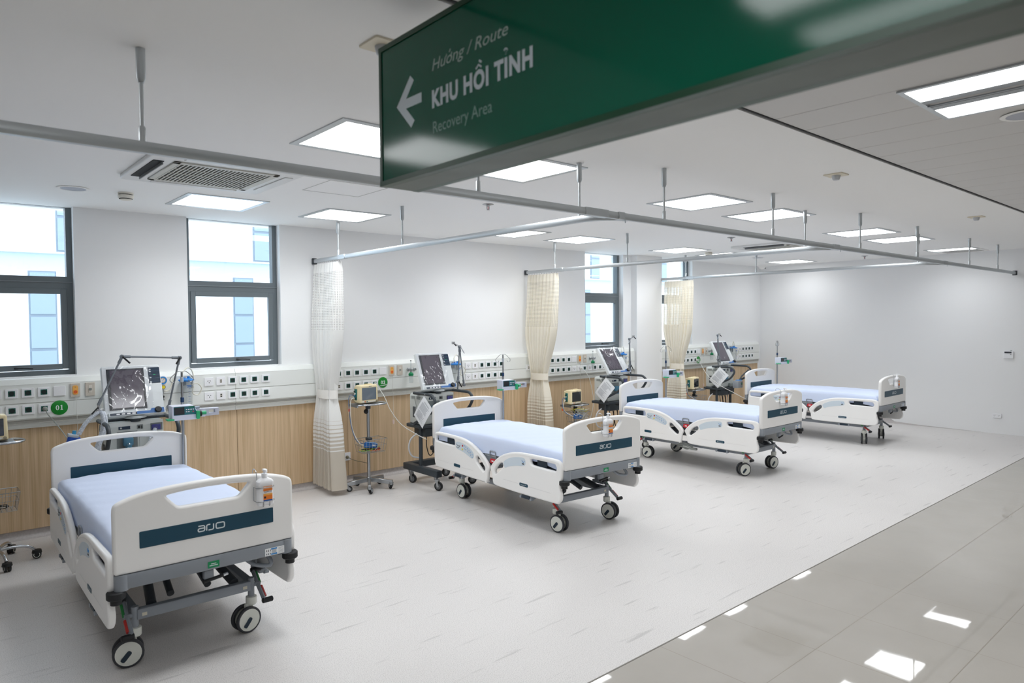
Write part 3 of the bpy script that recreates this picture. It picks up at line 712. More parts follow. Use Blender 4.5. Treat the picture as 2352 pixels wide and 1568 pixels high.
signline('KHU HOI TINH', 'KHU', 1.692, 2.4375, .050, .436, [('KHU HO', [([(-.27, 1.08), (-.03, 1.26), (.21, 1.08)], -.10), ([(.02, 1.47), (.22, 1.33)], -.11)]), ('KHU HOI TI', [([(-.17, 1.38), (-.04, 1.45), (.09, 1.36), (-.02, 1.25), (-.03, 1.13)], .075)])], mat('sign_white', 'c9d4da', .4), bold=.0042, space=1.12)
m = MB(); m.text('Recovery Area', TX(1.688, 2.3615), None, .0355, .273, bold=-.0004); m.build('lettering', mat('sign_dim', '7fa398', .4), fc)
m = MB(); ar = [(1.808, 2.562), (1.789, 2.544), (1.8335, 2.497), (1.748, 2.497), (1.748, 2.468), (1.8335, 2.468), (1.787, 2.422), (1.806, 2.404), (1.887, 2.4835)]
m.prism([(SY0-y, z-SZ0) for y, z in ar], .0008, MX((.0038, 0, 0), (0, -1, 0), (0, 0, 1), (-1, 0, 0))); m.build('arrow', mat('sign_white', 'c9d4da', .4), fc, smooth=False)
for y in (1.55, -.1):
    m = MB(); m.box((ST/2+.02, y-SY0-.06, Hh+(CEIL-SZ1)/2), (.06, .10, CEIL-SZ1)); m.build('hanging_bracket', SIGNFR, sg, smooth=False)
# ================================================================== ON THE SERVICE TRUNKING
PF = 6.9705                       # trunking front
Z1, Z2 = 1.236, 1.095             # the two rows of outlets
def plate(m, w, h, d=.009, r=.006): m.prism(rrect(-w/2, -h/2, w/2, h/2, r), d, XZ(0), SOCK, bev=.002)
SOCK_PROTO = {}
def make_sock(kind):
    t = thing({'green': 'power_socket', 'pin': 'power_socket', 'data': 'data_socket', 'blank': 'blank_plate', 'call': 'nurse_call_button', 'switch': 'light_switch'}[kind], 'x', 'x')
    m = MB()
    if kind == 'green':
        plate(m, .086, .078); m.build('plate', SOCK, t)
        m = MB(); m.box((0, -.0095, 0), (.047, .003, .045), TEAL, bev=.001, seg=1)
        m.lathe([(.0, 0), (.0195, 0), (.0195, .0015), (0, .0015)], (0, -.0108, 0), (0, -1, 0), TEALD, 20)
        for s in (-1, 1): m.cyl((s*.0095, -.0122, 0), (s*.0095, -.0128, 0), .003, BLACK, 8)
        m.build('socket_insert', None, t)
    elif kind == 'pin':
        plate(m, .086, .08); m.build('plate', SOCK, t)
        m = MB(); m.box((0, -.0095, 0), (.046, .002, .046), SOCK)
        for s in (-1, 1): m.box((s*.011, -.011, .007), (.011, .001, .005), BLACK, rot=(R(s*25), 'Y'))
        m.box((0, -.011, -.009), (.005, .001, .012), BLACK); m.build('socket_insert', None, t)
    elif kind == 'data':
        plate(m, .086, .08); m.build('plate', SOCK, t)
        m = MB(); m.box((0, -.0095, 0), (.021, .002, .034), mat('port_beige', 'cfcabd', .5))
        for zz in (-.009, .009): m.box((0, -.011, zz), (.015, .001, .009), DARKTXT)
        m.build('port', None, t)
    elif kind == 'blank':
        plate(m, .088, .082); m.build('plate', mat('blank_white', 'dfe7ee', .35), t)
    elif kind == 'call':
        m.prism(rrect(-.036, -.058, .036, .058, .005), .012, XZ(0), BEIGE, bev=.002); m.build('plate', BEIGE, t)
        m = MB(); m.prism(fillet([(-.021, .041, 0), (.021, .041, 0), (.021, -.04, 0), (-.021, -.04, 0)], .018), .003, XZ(-.0118), AMBER); m.cyl((0, -.0145, -.016), (0, -.017, -.016), .0145, DORANGE, 20); m.box((0, -.0152, .026), (.01, .001, .003), DARKTXT)
        m.build('call_button', None, t)
    else:
        m.prism(rrect(-.036, -.058, .036, .058, .004), .01, XZ(0), BEIGE, bev=.002); m.build('plate', BEIGE, t)
        m = MB(); m.box((0, -.0105, .002), (.026, .003, .066), mat('switch_light', 'ddd6cc', .4), bev=.001, seg=1); m.prism(rrect(-.0115, -.010, .0115, .010, .005), .006, XZ(-.011), CABLEG, bev=.001); m.build('rocker', None, t)
    return t
for q in ('green', 'pin', 'data', 'blank', 'call', 'switch'): SOCK_PROTO[q] = make_sock(q)
used = set()
CATS = {'green': 'socket', 'pin': 'socket', 'data': 'socket', 'blank': 'wall plate', 'call': 'call button', 'switch': 'switch'}
def sock(kind, x, z, label, group=None):
    t = SOCK_PROTO[kind] if kind not in used else copy_tree(SOCK_PROTO[kind])
    used.add(kind); t.location = (x, PF, z); t['label'] = label; t['category'] = CATS[kind]
    if group: t['group'] = group
    elif 'group' in t: del t['group']
ORD = ['first', 'second', 'third', 'fourth', 'fifth', 'sixth']
BEDN = ['near the 01 disc', 'near the 02 disc', 'behind the third bed', 'near the 04 disc']
GR = 'outlets along the service trunking'
left = {0: (4, 4), 1: (5, 5), 2: (5, 5), 3: (4, 4)}
for b, B in enumerate(BAY):
    for row, z, nn in (('upper', Z1, left[b][0]), ('lower', Z2, left[b][1])):
        for k in range(nn):
            x = B-.111*(k+1); kind = 'green'
            if row == 'lower' and b == 1 and k == 4: kind = 'data'
            sock(kind, x, z, ('green-faced' if kind == 'green' else 'white data') + ' socket %s, %s row, %s left of the blank plate' % (BEDN[b], row, ORD[k]), GR)
    sock('blank', B, Z1, 'plain white blank plate %s, left of the orange call button' % BEDN[b], GR)
    sock('call', B+.115, Z1, 'beige plate with an orange call button %s' % BEDN[b], GR)
    sock('switch', B+.227, Z1, 'beige plate with a small grey switch %s, right of the call button' % BEDN[b], GR)
    if b != 2:
        off = [1.236, 1.347, 1.459, 1.57, 1.68, 1.79]
        if b == 0: off = [1.225, 1.337, 1.449, 1.559, 1.668, 1.783]
        for row, z in (('upper', Z1), ('lower', Z2)):
            for k, o in enumerate(off):
                kind = ['pin', 'data', 'green', 'green', 'green', 'green'][k]
                pre = {'pin': 'white three-slot power socket', 'data': 'white data socket', 'green': 'green-faced socket'}[kind]
                sock(kind, B+o, z, '%s right of the suction jar %s, %s row, %s' % (pre, BEDN[b], row, ORD[k]), GR)
    else:
        for k, (o, kind) in enumerate([(0, 'pin'), (.111, 'pin'), (.222, 'green'), (.336, 'data'), (.45, 'green'), (.563, 'green'), (.66, 'green')]):
            sock(kind, B+o, Z2, {'pin': 'white three-slot power socket', 'data': 'white data socket', 'green': 'green-faced socket'}[kind] + ' behind the third bed, lower row, number %s under the call button' % (ORD+['seventh'])[k], GR)
sock('data', 6.36, 1.16, 'white plate half hidden by the edge of the middle curtain', GR)
# outlets elsewhere
for x, y, z, rz, s in ((3.63, WALL-.031, .295, 0, 'wall socket low on the wooden panel beside the white curtain, with a grey plug'), (FARX+.042, 3.06, .278, -PI/2, 'double wall socket low on the far white wall')):
    t = thing('wall_socket', s, 'socket', (x, y, z), rz)
    m = MB(); m.prism(rrect(-.06, -.036, .06, .036, .006) if rz else rrect(-.045, -.045, .045, .045, .006), .009, XZ(0), SOCK, bev=.002); m.build('plate', SOCK, t)
    m = MB()
    for q in ((-.028, .028) if rz else (0,)):
        for dx, dz in ((-.008, .007), (.008, .007), (0, -.009)): m.box((q+dx, -.0096, dz), (.006, .001, .004), BLACK)
    m.build('slots', BLACK, t)
t = thing('thermostat', 'small white air conditioner controller on the far white wall', 'thermostat', (FARX+.045, 2.92, 1.228), -PI/2)
m = MB(); m.prism(rrect(-.062, -.057, .062, .057, .008), .02, XZ(0), SOCK, bev=.003); m.build('case', mat('thermo_grey', 'cfd2d3', .4), t)
m = MB(); m.box((-.006, -.0205, .034), (.09, .002, .024), SCREEN); m.build('display', SCREEN, t)
m = MB(); m.box((.03, -.021, .002), (.016, .003, .006), DARKTXT); m.box((.03, -.0, .06), (.02, .012, .006), DARKTXT); m.build('button', DARKTXT, t)

def digit(m, c, x0):
    """bold seriffed numerals 40 mm high, 27 mm wide"""
    M = MX((x0, -.0062, -.019), (1, 0, 0), (0, 0, 1), (0, -1, 0)); E = lambda cx, cy, rx, ry, n=24: [(cx+rx*math.cos(2*PI*i/n), cy+ry*math.sin(2*PI*i/n)) for i in range(n)]
    d = .0007
    if c == '0': m.prism(E(.0135, .020, .0125, .0205), d, M, holes=[E(.0135, .020, .0052, .0175)])
    elif c == '1': m.prism([(.005, 0), (.023, 0), (.023, .003), (.0182, .005), (.0182, .041), (.0155, .041), (.005, .0355), (.005, .033), (.0105, .034), (.0105, .005), (.005, .003)], d, M)
    elif c == '2':
        m.prism([(.001, 0), (.025, 0), (.0265, .010), (.0245, .010), (.022, .0065), (.012, .0065), (.0225, .0195), (.0245, .027), (.0235, .034), (.019, .0395), (.013, .041), (.006, .039), (.002, .033), (.0015, .028), (.0045, .026), (.0075, .028), (.0065, .034), (.0105, .0375), (.0145, .0355), (.016, .030), (.0145, .023), (.009, .012), (.001, .003)], d, M)
    elif c == '3':
        m.prism([(.002, .006), (.007, .001), (.014, -.0005), (.021, .002), (.0255, .008), (.0255, .015), (.0205, .0215), (.0238, .027), (.0235, .034), (.019, .0395), (.013, .041), (.006, .039), (.0025, .033), (.006, .031), (.0095, .036), (.014, .0355), (.016, .031), (.014, .025), (.0085, .023), (.0085, .020), (.0145, .018), (.0175, .012), (.0155, .005), (.011, .0035), (.0075, .009), (.0035, .0095)], d, M)
    else: m.prism([(.012, 0), (.025, 0), (.025, .003), (.0228, .0045), (.0228, .010), (.027, .010), (.027, .015), (.0228, .015), (.0228, .041), (.0175, .041), (.0005, .015), (.0005, .010), (.0148, .010), (.0148, .0045), (.012, .003)], d, M, holes=[[(.0045, .0155), (.0148, .0155), (.0148, .031)]])
def disc_no(x, z, s, label, tilt=0):
    t = thing('bed_number_disc', label, 'number disc', (x, PF, z), 0, 'green bed number discs')
    m = MB(); m.lathe([(0, 0), (.062, 0), (.062, .004), (.058, .006), (0, .006)], (0, 0, 0), (0, -1, 0), None, 40); m.build('disc', DISCG, t)
    m = MB(); digit(m, s[0], -.0285); digit(m, s[1], .0015); m.build('number', SOCK, t, smooth=False)
    if s != '01':
        m = MB(); m.prism([(-.05, -.036), (.048, -.026), (.052, -.020), (.052, -.024), (.046, -.032), (-.045, -.042)], .0006, XZ(-.0062)); m.build('swoosh', SOCK, t, smooth=False)
disc_no(.922, 1.093, '01', 'round green disc numbered 01'); disc_no(4.078, 1.103, '02', 'round green disc numbered 02')
disc_no(8.30, 1.125, '03', 'round green disc half hidden behind the third ventilator screen'); disc_no(10.42, 1.087, '04', 'round green disc numbered 04')

# pull cords
def cord(name, pts, r, mm, label, cat, group=None, n=6, seg=8):
    m = MB(); m.tube(catmull(pts, seg), r, None, n); return tag(m.build(name, mm), label, cat, group)
for b, B in enumerate(BAY):
    t = thing('pull_cord', 'thin white nurse call pull cord hanging %s' % BEDN[b], 'pull cord', (B+.12, PF-.016, 1.178), 0, 'nurse call pull cords')
    m = MB(); m.tube([(0, 0, 0), (.002, -.004, -.25), (.0, -.006, -.52)], .0018, None, 5); m.build('string', CABLEW, t)
    m = MB(); m.lathe([(0, 0), (.009, .004), (.012, .03), (.011, .05), (0, .054)], (0, -.006, -.572), (0, 0, 1), None, 10); m.build('grip', PINK, t)

# gas outlets, humidifiers, gauges, suction jars
def oxygen(B, label, bottle=True):
    t = thing('oxygen_flowmeter', label, 'flowmeter', (B+.345, PF, 1.235), 0, 'oxygen flowmeters with green tops')
    m = MB()
    for dx in (0, .085): m.lathe([(0, 0), (.02, 0), (.02, .012), (.015, .016), (.012, .03), (0, .03)], (dx, 0, 0), (0, -1, 0), None, 16)
    m.cyl((0, -.03, 0), (0, -.06, 0), .009); m.build('gas_outlet', STEEL, t)
    if bottle:
        m = MB(); m.cyl((0, -.06, -.03), (0, -.06, .012), .011, None, 12); m.box((.012, -.06, .0), (.03, .02, .018), bev=.004, seg=1); m.build('valve', STEEL, t)
        m = MB(); m.cyl((0, -.06, .01), (0, -.06, .105), .0075, CLEARP, 10); m.cyl((0, -.06, .103), (0, -.06, .11), .009, BLACK, 10); m.build('flow_tube', CLEARP, t)
        m = MB(); m.lathe([(0, 0), (.027, 0), (.03, .006), (.03, .026), (.02, .032), (.012, .044), (0, .044)], (0, -.06, -.072), (0, 0, 1), None, 20); m.build('bottle_cap', OXG, t)
        m = MB(); m.lathe([(0, 0), (.022, 0), (.025, .004), (.026, .085), (0, .085)], (0, -.06, -.155), (0, 0, 1), None, 20); m.build('humidifier_bottle', CLEARP, t)
oxygen(BAY[0], 'oxygen flowmeter with a green top hidden behind the first ventilator screen'); oxygen(BAY[1], 'oxygen flowmeter with a green capped bottle left of the second ventilator')
oxygen(BAY[2], 'oxygen flowmeter with a green capped bottle left of the third ventilator'); oxygen(BAY[3]-.02, 'oxygen flowmeter with a green top left of the fourth ventilator')
def suction(x, label):
    t = thing('suction_jar', label, 'suction jar', (x, PF-.072, 1.275), 0, 'suction jars with blue lids')
    m = MB(); m.lathe([(0, -.235), (.045, -.235), (.05, -.225), (.058, -.01), (0, -.01)], (0, 0, 0), (0, 0, 1), None, 24); m.build('jar', CLEARP, t)
    m = MB(); m.lathe([(0, .012), (.03, .012), (.04, .006), (.068, .002), (.070, -.006), (.06, -.016), (0, -.016)], (0, 0, 0), (0, 0, 1), None, 28); m.cyl((.02, 0, .0), (.02, 0, .03), .012, None, 12); m.cyl((-.028, -.01, 0), (-.028, -.01, .024), .009, None, 12); m.build('lid', SUCB, t)
    m = MB()
    for i in range(7): m.box((.012, -.0525+.0, -.205+i*.024), (.014 if i % 2 else .022, .001, .0025))
    m.box((.008, -.057, -.052), (.046, .001, .007)); m.box((.008, -.0565, -.066), (.036, .001, .006)); m.build('graduation', mat('grad_blue', '3f6fb0', .5), t)
    m = MB(); m.box((.0, .06, -.02), (.03, .02, .08), bev=.003, seg=1); m.box((.07, .062, -.03), (.02, .012, .11), bev=.002, seg=1); m.build('wall_bracket', mat('bracket_grey', 'a9aeb1', .4, .4), t)
    m = MB(); m.tube(catmull([(-.028, -.01, .024), (-.03, 0, .07), (.02, .02, .11), (.06, .03, .08), (.075, .03, .0), (.03, .0, .028)], 8), .006, None, 8); m.tube(catmull([(.04, -.02, -.05), (.09, -.03, -.04), (.13, -.02, -.09), (.10, -.01, -.15), (.05, -.02, -.13), (.06, -.02, -.07)], 8), .005, None, 8); m.build('suction_tube', mat('tube_ivory', 'dedccf', .35), t)
for x, s in ((1.925, 'suction jar with a blue lid behind the first drip stand'), (5.078, 'suction jar with a blue lid behind the second ventilator arm'), (8.28, 'suction jar with a blue lid beside the third ventilator screen'), (11.45, 'suction jar with a blue lid beside the fourth ventilator screen')): suction(x, s)
t = thing('vacuum_gauge', 'round blue and white vacuum gauge with a yellow knob right of the first ventilator', 'gauge', (1.722, PF-.05, 1.28))
m = MB(); m.lathe([(0, 0), (.042, 0), (.044, .01), (.044, .03), (.038, .034), (0, .034)], (0, .012, 0), (0, -1, 0), None, 32); m.box((0, .02, -.06), (.05, .05, .09), bev=.015); m.cyl((0, .05, .0), (0, .0, 0), .012); m.build('case', mat('gauge_white', 'e3e2e6', .35), t)
m = MB(); m.lathe([(.022, 0), (.036, 0), (.036, .001), (.022, .001)], (0, -.0225, 0), (0, -1, 0), LBLUE, 32); m.lathe([(.018, 0), (.022, 0), (.022, .001), (.018, .001)], (0, -.0227, 0), (0, -1, 0), AMBER, 32); m.box((.004, -.024, .006), (.002, .001, .022), DARKTXT, rot=(R(30), 'Y')); m.build('dial', None, t)
m = MB(); m.lathe([(0, 0), (.02, 0), (.022, .006), (.02, .016), (0, .016)], (.004, -.008, -.062), (0, -1, 0), mat('knob_grey', '8e8f94', .4), 20); m.cyl((.004, -.024, -.062), (.004, -.026, -.062), .015, YELLOW, 20); m.build('knob', None, t)
m = MB(); m.cyl((-.006, .0, -.09), (-.006, .0, -.13), .018, STEEL, 14); m.cyl((-.006, 0, -.13), (-.002, 0, -.16), .013, BLACK, 12); m.lathe([(0, 0), (.017, .004), (.012, .025), (.018, .03), (.02, .045), (0, .045)], (-.002, 0, -.19), (0, 0, 1), BLACK, 16); m.build('hose_fitting', None, t)
m = MB(); m.tube(catmull([(.012, 0, -.10), (.05, .01, -.10), (.08, .02, -.06), (.10, .02, .0), (.125, .02, .02)], 6), .007, None, 8); m.build('suction_tube', mat('tube_ivory', 'dedccf', .35), t)

# ================================================================== BEDS
def board_outline():
    top = catmull([(-.452, .88, 0), (-.449, .908, 0), (-.436, .927, 0), (-.40, .943, 0), (-.33, .962, 0), (-.2, .978, 0), (0, .985, 0), (.2, .978, 0), (.33, .962, 0), (.40, .943, 0), (.436, .927, 0), (.449, .908, 0), (.452, .88, 0)], 4)
    return top + [Vector((.452, .59, 0)), Vector((.442, .578, 0)), Vector((-.442, .578, 0)), Vector((-.452, .59, 0))]
SLOT = fillet([(-.214, .935, 0), (-.12, .944, 0), (0, .947, 0), (.12, .944, 0), (.214, .935, 0), (.152, .866, 0), (-.152, .866, 0)], .018, 4)
def arjo(m, M):
    """the maker's four rounded letters, x-height 28 mm, about 137 mm wide"""
    W2 = .0062
    def stroke(P, closed=False):
        P = [Vector((p[0], p[1], 0)) for p in P]; P = fillet(P, .009, 4, closed)
        N = len(P); Ls, Rs = [], []
        for i in range(N):
            t = (P[(i+1) % N if closed else min(i+1, N-1)]-P[(i-1) % N if closed else max(i-1, 0)]).normalized(); s = Vector((-t.y, t.x, 0))*W2/2
            Ls.append(m.bm.verts.new(M @ (P[i]+s))); Rs.append(m.bm.verts.new(M @ (P[i]-s)))
        for i in range(N if closed else N-1):
            j = (i+1) % N; m.bm.faces.new((Ls[i], Rs[i], Rs[j], Ls[j]))
        m._fin(Ls+Rs, None)
    h = .029
    stroke([(.002, h), (.033, h), (.033, 0), (.001, 0), (.001, .016), (.03, .016)])
    stroke([(.043, -.001), (.043, h), (.062, h)])
    stroke([(.078, h+.001), (.078, 0), (.052, 0)])
    stroke([(.091, 0), (.134, 0), (.134, h), (.091, h)], True)
HEAD_OUT = [(1.992, .615), (1.985, .645), (1.96, .660), (1.92, .666), (1.84, .668), (1.69, .667), (1.55, .664), (1.44, .655), (1.333, .631), (1.229, .590), (1.14, .542), (1.078, .497), (1.040, .458), (1.036, .430), (1.052, .394), (1.060, .330), (1.073, .306), (1.10, .296), (1.488, .298), (1.95, .303), (1.985, .322), (2.003, .38), (2.008, .49), (2.002, .56)]
HEAD_S1 = [(1.974, .600), (1.966, .626), (1.940, .636), (1.84, .637), (1.65, .634), (1.622, .622), (1.611, .60), (1.616, .577), (1.64, .567), (1.93, .570), (1.965, .580)]
HEAD_S2 = [(1.243, .505), (1.225, .522), (1.195, .514), (1.11, .444), (1.098, .424), (1.108, .400), (1.14, .397), (1.225, .455), (1.241, .480)]
HEAD_PAN = [(1.591, .588), (1.579, .609), (1.537, .617), (1.455, .611), (1.361, .590), (1.30, .560), (1.275, .533), (1.274, .508), (1.296, .490), (1.336, .493), (1.443, .526), (1.54, .541), (1.58, .556)]
FOOT_OUT = [(1.011, .438), (.998, .473), (.931, .534), (.835, .592), (.719, .630), (.617, .649), (.508, .657), (.35, .661), (.198, .664), (.10, .664), (.058, .655), (.032, .632), (.024, .59), (.029, .51), (.044, .471), (.045, .414), (.034, .378), (.041, .335), (.066, .310), (.113, .298), (.459, .293), (.80, .293), (.94, .299), (.974, .318), (.987, .392)]
FOOT_S1 = [(.945, .432), (.907, .484), (.859, .515), (.831, .522), (.817, .506), (.826, .480), (.86, .449), (.925, .405), (.944, .411)]
FOOT_S2 = [(.424, .603), (.402, .621), (.13, .624), (.10, .614), (.086, .594), (.097, .571), (.13, .565), (.351, .568), (.408, .572), (.424, .587)]
FOOT_PAN = [(.801, .537), (.731, .577), (.640, .603), (.541, .615), (.497, .609), (.487, .585), (.489, .562), (.515, .545), (.619, .530), (.720, .508), (.778, .487), (.797, .508)]
sm = lambda P, n=4: catmull([(p[0], p[1], 0) for p in P], n, True)
def rail_part(sx, out, slots, name, parent, rim):
    m = MB(); x0 = -.474
    M = YZ(x0) if sx < 0 else YZ(.474-.036)
    m.prism(sm(out), .036, M, None, bev=.013, holes=[sm(s, 3) for s in slots], bres=3)
    # raised rounded hand rim along the top
    P = [Vector((sx*.4565, p[0], p[1]-.015)) for p in rim]; m.tube(catmull(P, 5), .0185, None, 10)
    return m.build(name, PLAST, parent, ang=50)
def bed():
    t = thing('hospital_bed', 'x', 'bed')
    # end boards
    for name, y0, zs in (('footboard', .04, 0), ('headboard', 2.078, -.0)):
        m = MB(); m.prism(board_outline(), .042, XZ(y0), None, bev=.013, holes=[SLOT], bres=3); bd = m.build(name, PLAST, t, ang=50)
        m = MB(); m.prism(rrect(-.337, .692, .337, .776, .006), .003, XZ(y0-.0405), bev=.001); nb = m.build('name_panel', NAVY, bd); nb['label'] = 'petrol blue panel'
        if name == 'footboard':
            m = MB(); arjo(m, MX((-.062, y0-.0441, .719), (1, 0, 0), (0, 0, 1), (0, -1, 0))); m.build('logo', LIGHTTXT, nb, smooth=False)
    # grey end frames and bumpers
    for y, s in ((.02, 1), (2.06, -1)):
        m = MB(); m.box((0, y, .540), (.80, .045, .072), bev=.006)
        for sx in (-1, 1): m.cyl((sx*.415, y+.004*s, .500), (sx*.415, y+.004*s, .577), .034, None, 20)
        m.build('end_frame', FRAMEGREY, t)
        m = MB(); m.box((0, y+.006*s, .5775), (.86, .034, .006)); m.build('dark_strip', NAVY2, t)  # thin dark strip between the end board and its frame
        for sx in (-1, 1):
            m = MB(); m.lathe([(0, 0), (.026, 0), (.026, .022), (.038, .026), (.0435, .032), (.0435, .060), (.038, .066), (0, .066)], (sx*.440, y+.004*s, .434), (0, 0, 1), None, 24); m.build('corner_bumper', BLACK, t)
    m = MB(); m.prism(rrect(-.017, .515, .042, .549, .001), .0008, XZ(-.0032), GREEN)
    for zz, w in ((.536, .026), (.527, .042)): m.box((.0125, -.0042, zz), (w, .0005, .0042), LIGHTTXT)
    m.build('green_label', GREEN, t)['label'] = 'small green label with two white lines'
    m = MB(); m.prism(rrect(.287, .508, .396, .549, .001), .0008, XZ(-.0032), WHITE)
    for zz in (.543, .514): m.box((.338, -.0042, zz), (.034, .0005, .008), LBLUE)
    for i in range(5): m.box((.338, -.0042, .521+i*.0038), (.026, .0005, .0014), GREYTXT); m.box((.377, -.0042, .514+i*.007), (.028, .0005, .0012), GREYTXT)
    for i in range(3): m.cyl((.296+i*.0105, -.0039, .541), (.296+i*.0105, -.0043, .541), .002, DARKTXT, 8); m.box((.296+i*.0105, -.0041, .535), (.004, .0006, .008), DARKTXT); m.box((.296+i*.0105, -.0041, .518), (.005, .0006, .009), GREYTXT)
    m.build('instruction_label', WHITE, t)['label'] = 'white and blue instruction label'
    # deck
    m = MB()
    for sx in (-1, 1): m.box((sx*.40, 1.04, .505), (.035, 1.98, .05), bev=.004, seg=1)
    for y in (.3, .75, 1.2, 1.65): m.box((0, y, .50), (.78, .04, .035))
    m.build('deck_frame', FRAMEGREY, t)
    m = MB()
    for y0, y1 in ((.09, .62), (.65, .95), (.98, 1.18), (1.21, 1.98)): m.box((0, (y0+y1)/2, .542), (.84, y1-y0, .028), bev=.006, seg=1)
    m.build('mattress_platform', mat('platform_grey', 'a3a8ac', .5), t)
    # mattress under its tucked sheet
    m = MB(); nx, ny = 26, 60; x1 = .428; ya, yb = .062, 1.992; zt, zb = .715, .562
    g = []
    prof = [(-1, 0), (-1.0, .25), (-1, .55), (-.995, .78), (-.975, .92), (-.93, .985), (-.85, 1.0)] + [(-.85+1.7*i/12, 1.0) for i in range(1, 12)] + [(.85, 1.0), (.93, .985), (.975, .92), (.995, .78), (1, .55), (1, .25), (1, 0)]
    rnd = random.Random(4)
    for j in range(ny+1):
        v = j/ny; y = ya+(yb-ya)*v; e = min(v, 1-v)*(yb-ya); rd = 1-max(0, 1-e/.05)**2.2 if e < .05 else 1; row = []
        for k, (a, hgt) in enumerate(prof):
            sag = .020*math.sin(y*3.1+.6)*(1 if a < 0 else .6)*(1-hgt)+.012*math.sin(y*9+a*2)*(1-hgt)
            crown = .012*(1-a*a); wr = .0018*math.sin(y*31+a*7)+.0016*math.sin(y*17-a*21)
            z = zb+sag+(zt-zb+crown-.030*(1-rd)*hgt+(.010*math.sin(y*1.9) if hgt > .9 else 0)-sag)*hgt+wr*hgt
            out = 1+.006*math.sin(y*14+hgt*5)*(1-hgt)
            row.append(m.bm.verts.new((a*x1*out*(.985+.015*rd), y, z)))
        g.append(row)
    for j in range(ny):
        for i in range(len(prof)-1): m.bm.faces.new((g[j][i], g[j][i+1], g[j+1][i+1], g[j+1][i]))
    m.bm.faces.new([v for v in g[0]][::-1]); m.bm.faces.new([v for v in g[-1]])
    m._fin(list(m.bm.verts), SHEET); mt = m.build('mattress', SHEET, t, ang=60); mt['label'] = 'mattress under a pale blue white sheet'
    for y in (1.74, .31):
        for sx in (-1, 1):
            m = MB(); m.box((sx*.434, y, .578), (.006, .125, .085), bev=.002, seg=1); m.build('mattress_strap', NAVY2, t)
    # side loops and red cpr tags
    for sx in (-1, 1):
        m = MB(); m.tube(fillet([(sx*.435, 1.066, .515), (sx*.435, 1.066, .592), (sx*.435, .978, .592), (sx*.435, .978, .515)], .012, 3, False), .0055, None, 8); m.build('mattress_keeper', FRAMEGREY, t)
        m = MB(); m.prism(fillet([(.962, .525, 0), (1.045, .525, 0), (1.055, .487, 0), (1.0, .478, 0)], .006), .012, YZ(-.446 if sx < 0 else .434), RED, bev=.002); m.box((sx*.4467, 1.01, .505), (.001, .03, .012), WHITE); m.build('release_tag', RED, t)
    # side rails
    for sx in (-1, 1):
        hr = rail_part(sx, HEAD_OUT, [HEAD_S1, HEAD_S2], 'head_side_rail', t, [(1.975, .655), (1.93, .663), (1.84, .665), (1.69, .664), (1.55, .661), (1.44, .652), (1.333, .628), (1.235, .589), (1.15, .543), (1.085, .498), (1.055, .462)])
        fr = rail_part(sx, FOOT_OUT, [FOOT_S1, FOOT_S2], 'foot_side_rail', t, [(.99, .475), (.93, .531), (.835, .589), (.719, .627), (.617, .646), (.508, .654), (.35, .658), (.198, .661), (.10, .661), (.062, .651)])
        xo = -.4752 if sx < 0 else .4745
        m = MB(); m.prism(sm(HEAD_PAN, 3), .0012, YZ(xo), GREYPANEL)
        YL = lambda y, z: MX((sx*.4762, y, z), (0, sx, 0), (0, 0, 1), (sx, 0, 0))
        m.cyl((sx*.4752, 1.466, .588), (sx*.4766, 1.466, .588), .010, RED, 14); m.cyl((sx*.4752, 1.472, .552), (sx*.4766, 1.472, .552), .010, YELLOW, 14)
        for k in range(6):
            for row in (0, 1):
                y = 1.435-.027*k; z = .594-.0072*k-.0012*k*k-.026*row
                m.prism([(-.005, -.005), (.005, -.005), (0, .006)] if (k+row) % 2 else [(-.006, -.003), (.006, -.003), (.006, .003), (-.006, .003)], .0004, YL(y, z), LBLUE); m.box((sx*.4764, y, z-.010), (.0004, .009, .002), DARKTXT)
        for q in ([(1.575, .594), (1.545, .575), (1.528, .585)], [(1.578, .565), (1.55, .556), (1.52, .572), (1.512, .59)]): m.tube(catmull([(sx*.4762, a, b) for a, b in q], 3), .0016, DARKTXT, 5)
        m.build('control_panel', None, hr)['label'] = 'pale blue keypad with rows of small buttons'
        m = MB(); m.prism(rrect(1.514, .362, 1.626, .392, .012), .0015, YZ(xo-.0005), NAVY, bev=.0005); m.build('badge', NAVY, hr)
        m = MB(); m.box((sx*.4747, 1.80, .3795), (.0008, .30, .002)); m.box((sx*.4747, 1.40, .373), (.0008, .21, .002)); m.build('crease', mat('crease_white', 'dcdcda', .5), hr)
        m = MB(); m.prism(sm(FOOT_PAN, 3), .0012, YZ(xo), GREYPANEL); m.tube(catmull([(sx*.4762, .535, .592), (sx*.4762, .515, .575), (sx*.4762, .502, .592)], 3), .002, LBLUE, 5); m.box((sx*.4763, .52, .562), (.0006, .028, .009), DARKTXT); m.build('position_panel', None, fr)['label'] = 'pale blue panel with a small symbol'
        m = MB(); m.prism(rrect(.457, .364, .574, .392, .012), .0015, YZ(xo-.0005), NAVY, bev=.0005); bg = m.build('badge', NAVY, fr)
        m = MB(); m.text('Prioma\u2122', MX((sx*.4765, .5155, .372), (0, sx, 0), (0, 0, 1), (sx, 0, 0)), None, .011, .075, align='CENTER', depth=.0003); m.build('lettering', LIGHTTXT, bg, smooth=False)
        m = MB(); m.box((sx*.4747, .70, .378), (.0008, .22, .002)); m.box((sx*.4747, .30, .376), (.0008, .29, .002)); m.build('crease', mat('crease_white', 'dcdcda', .5), fr)
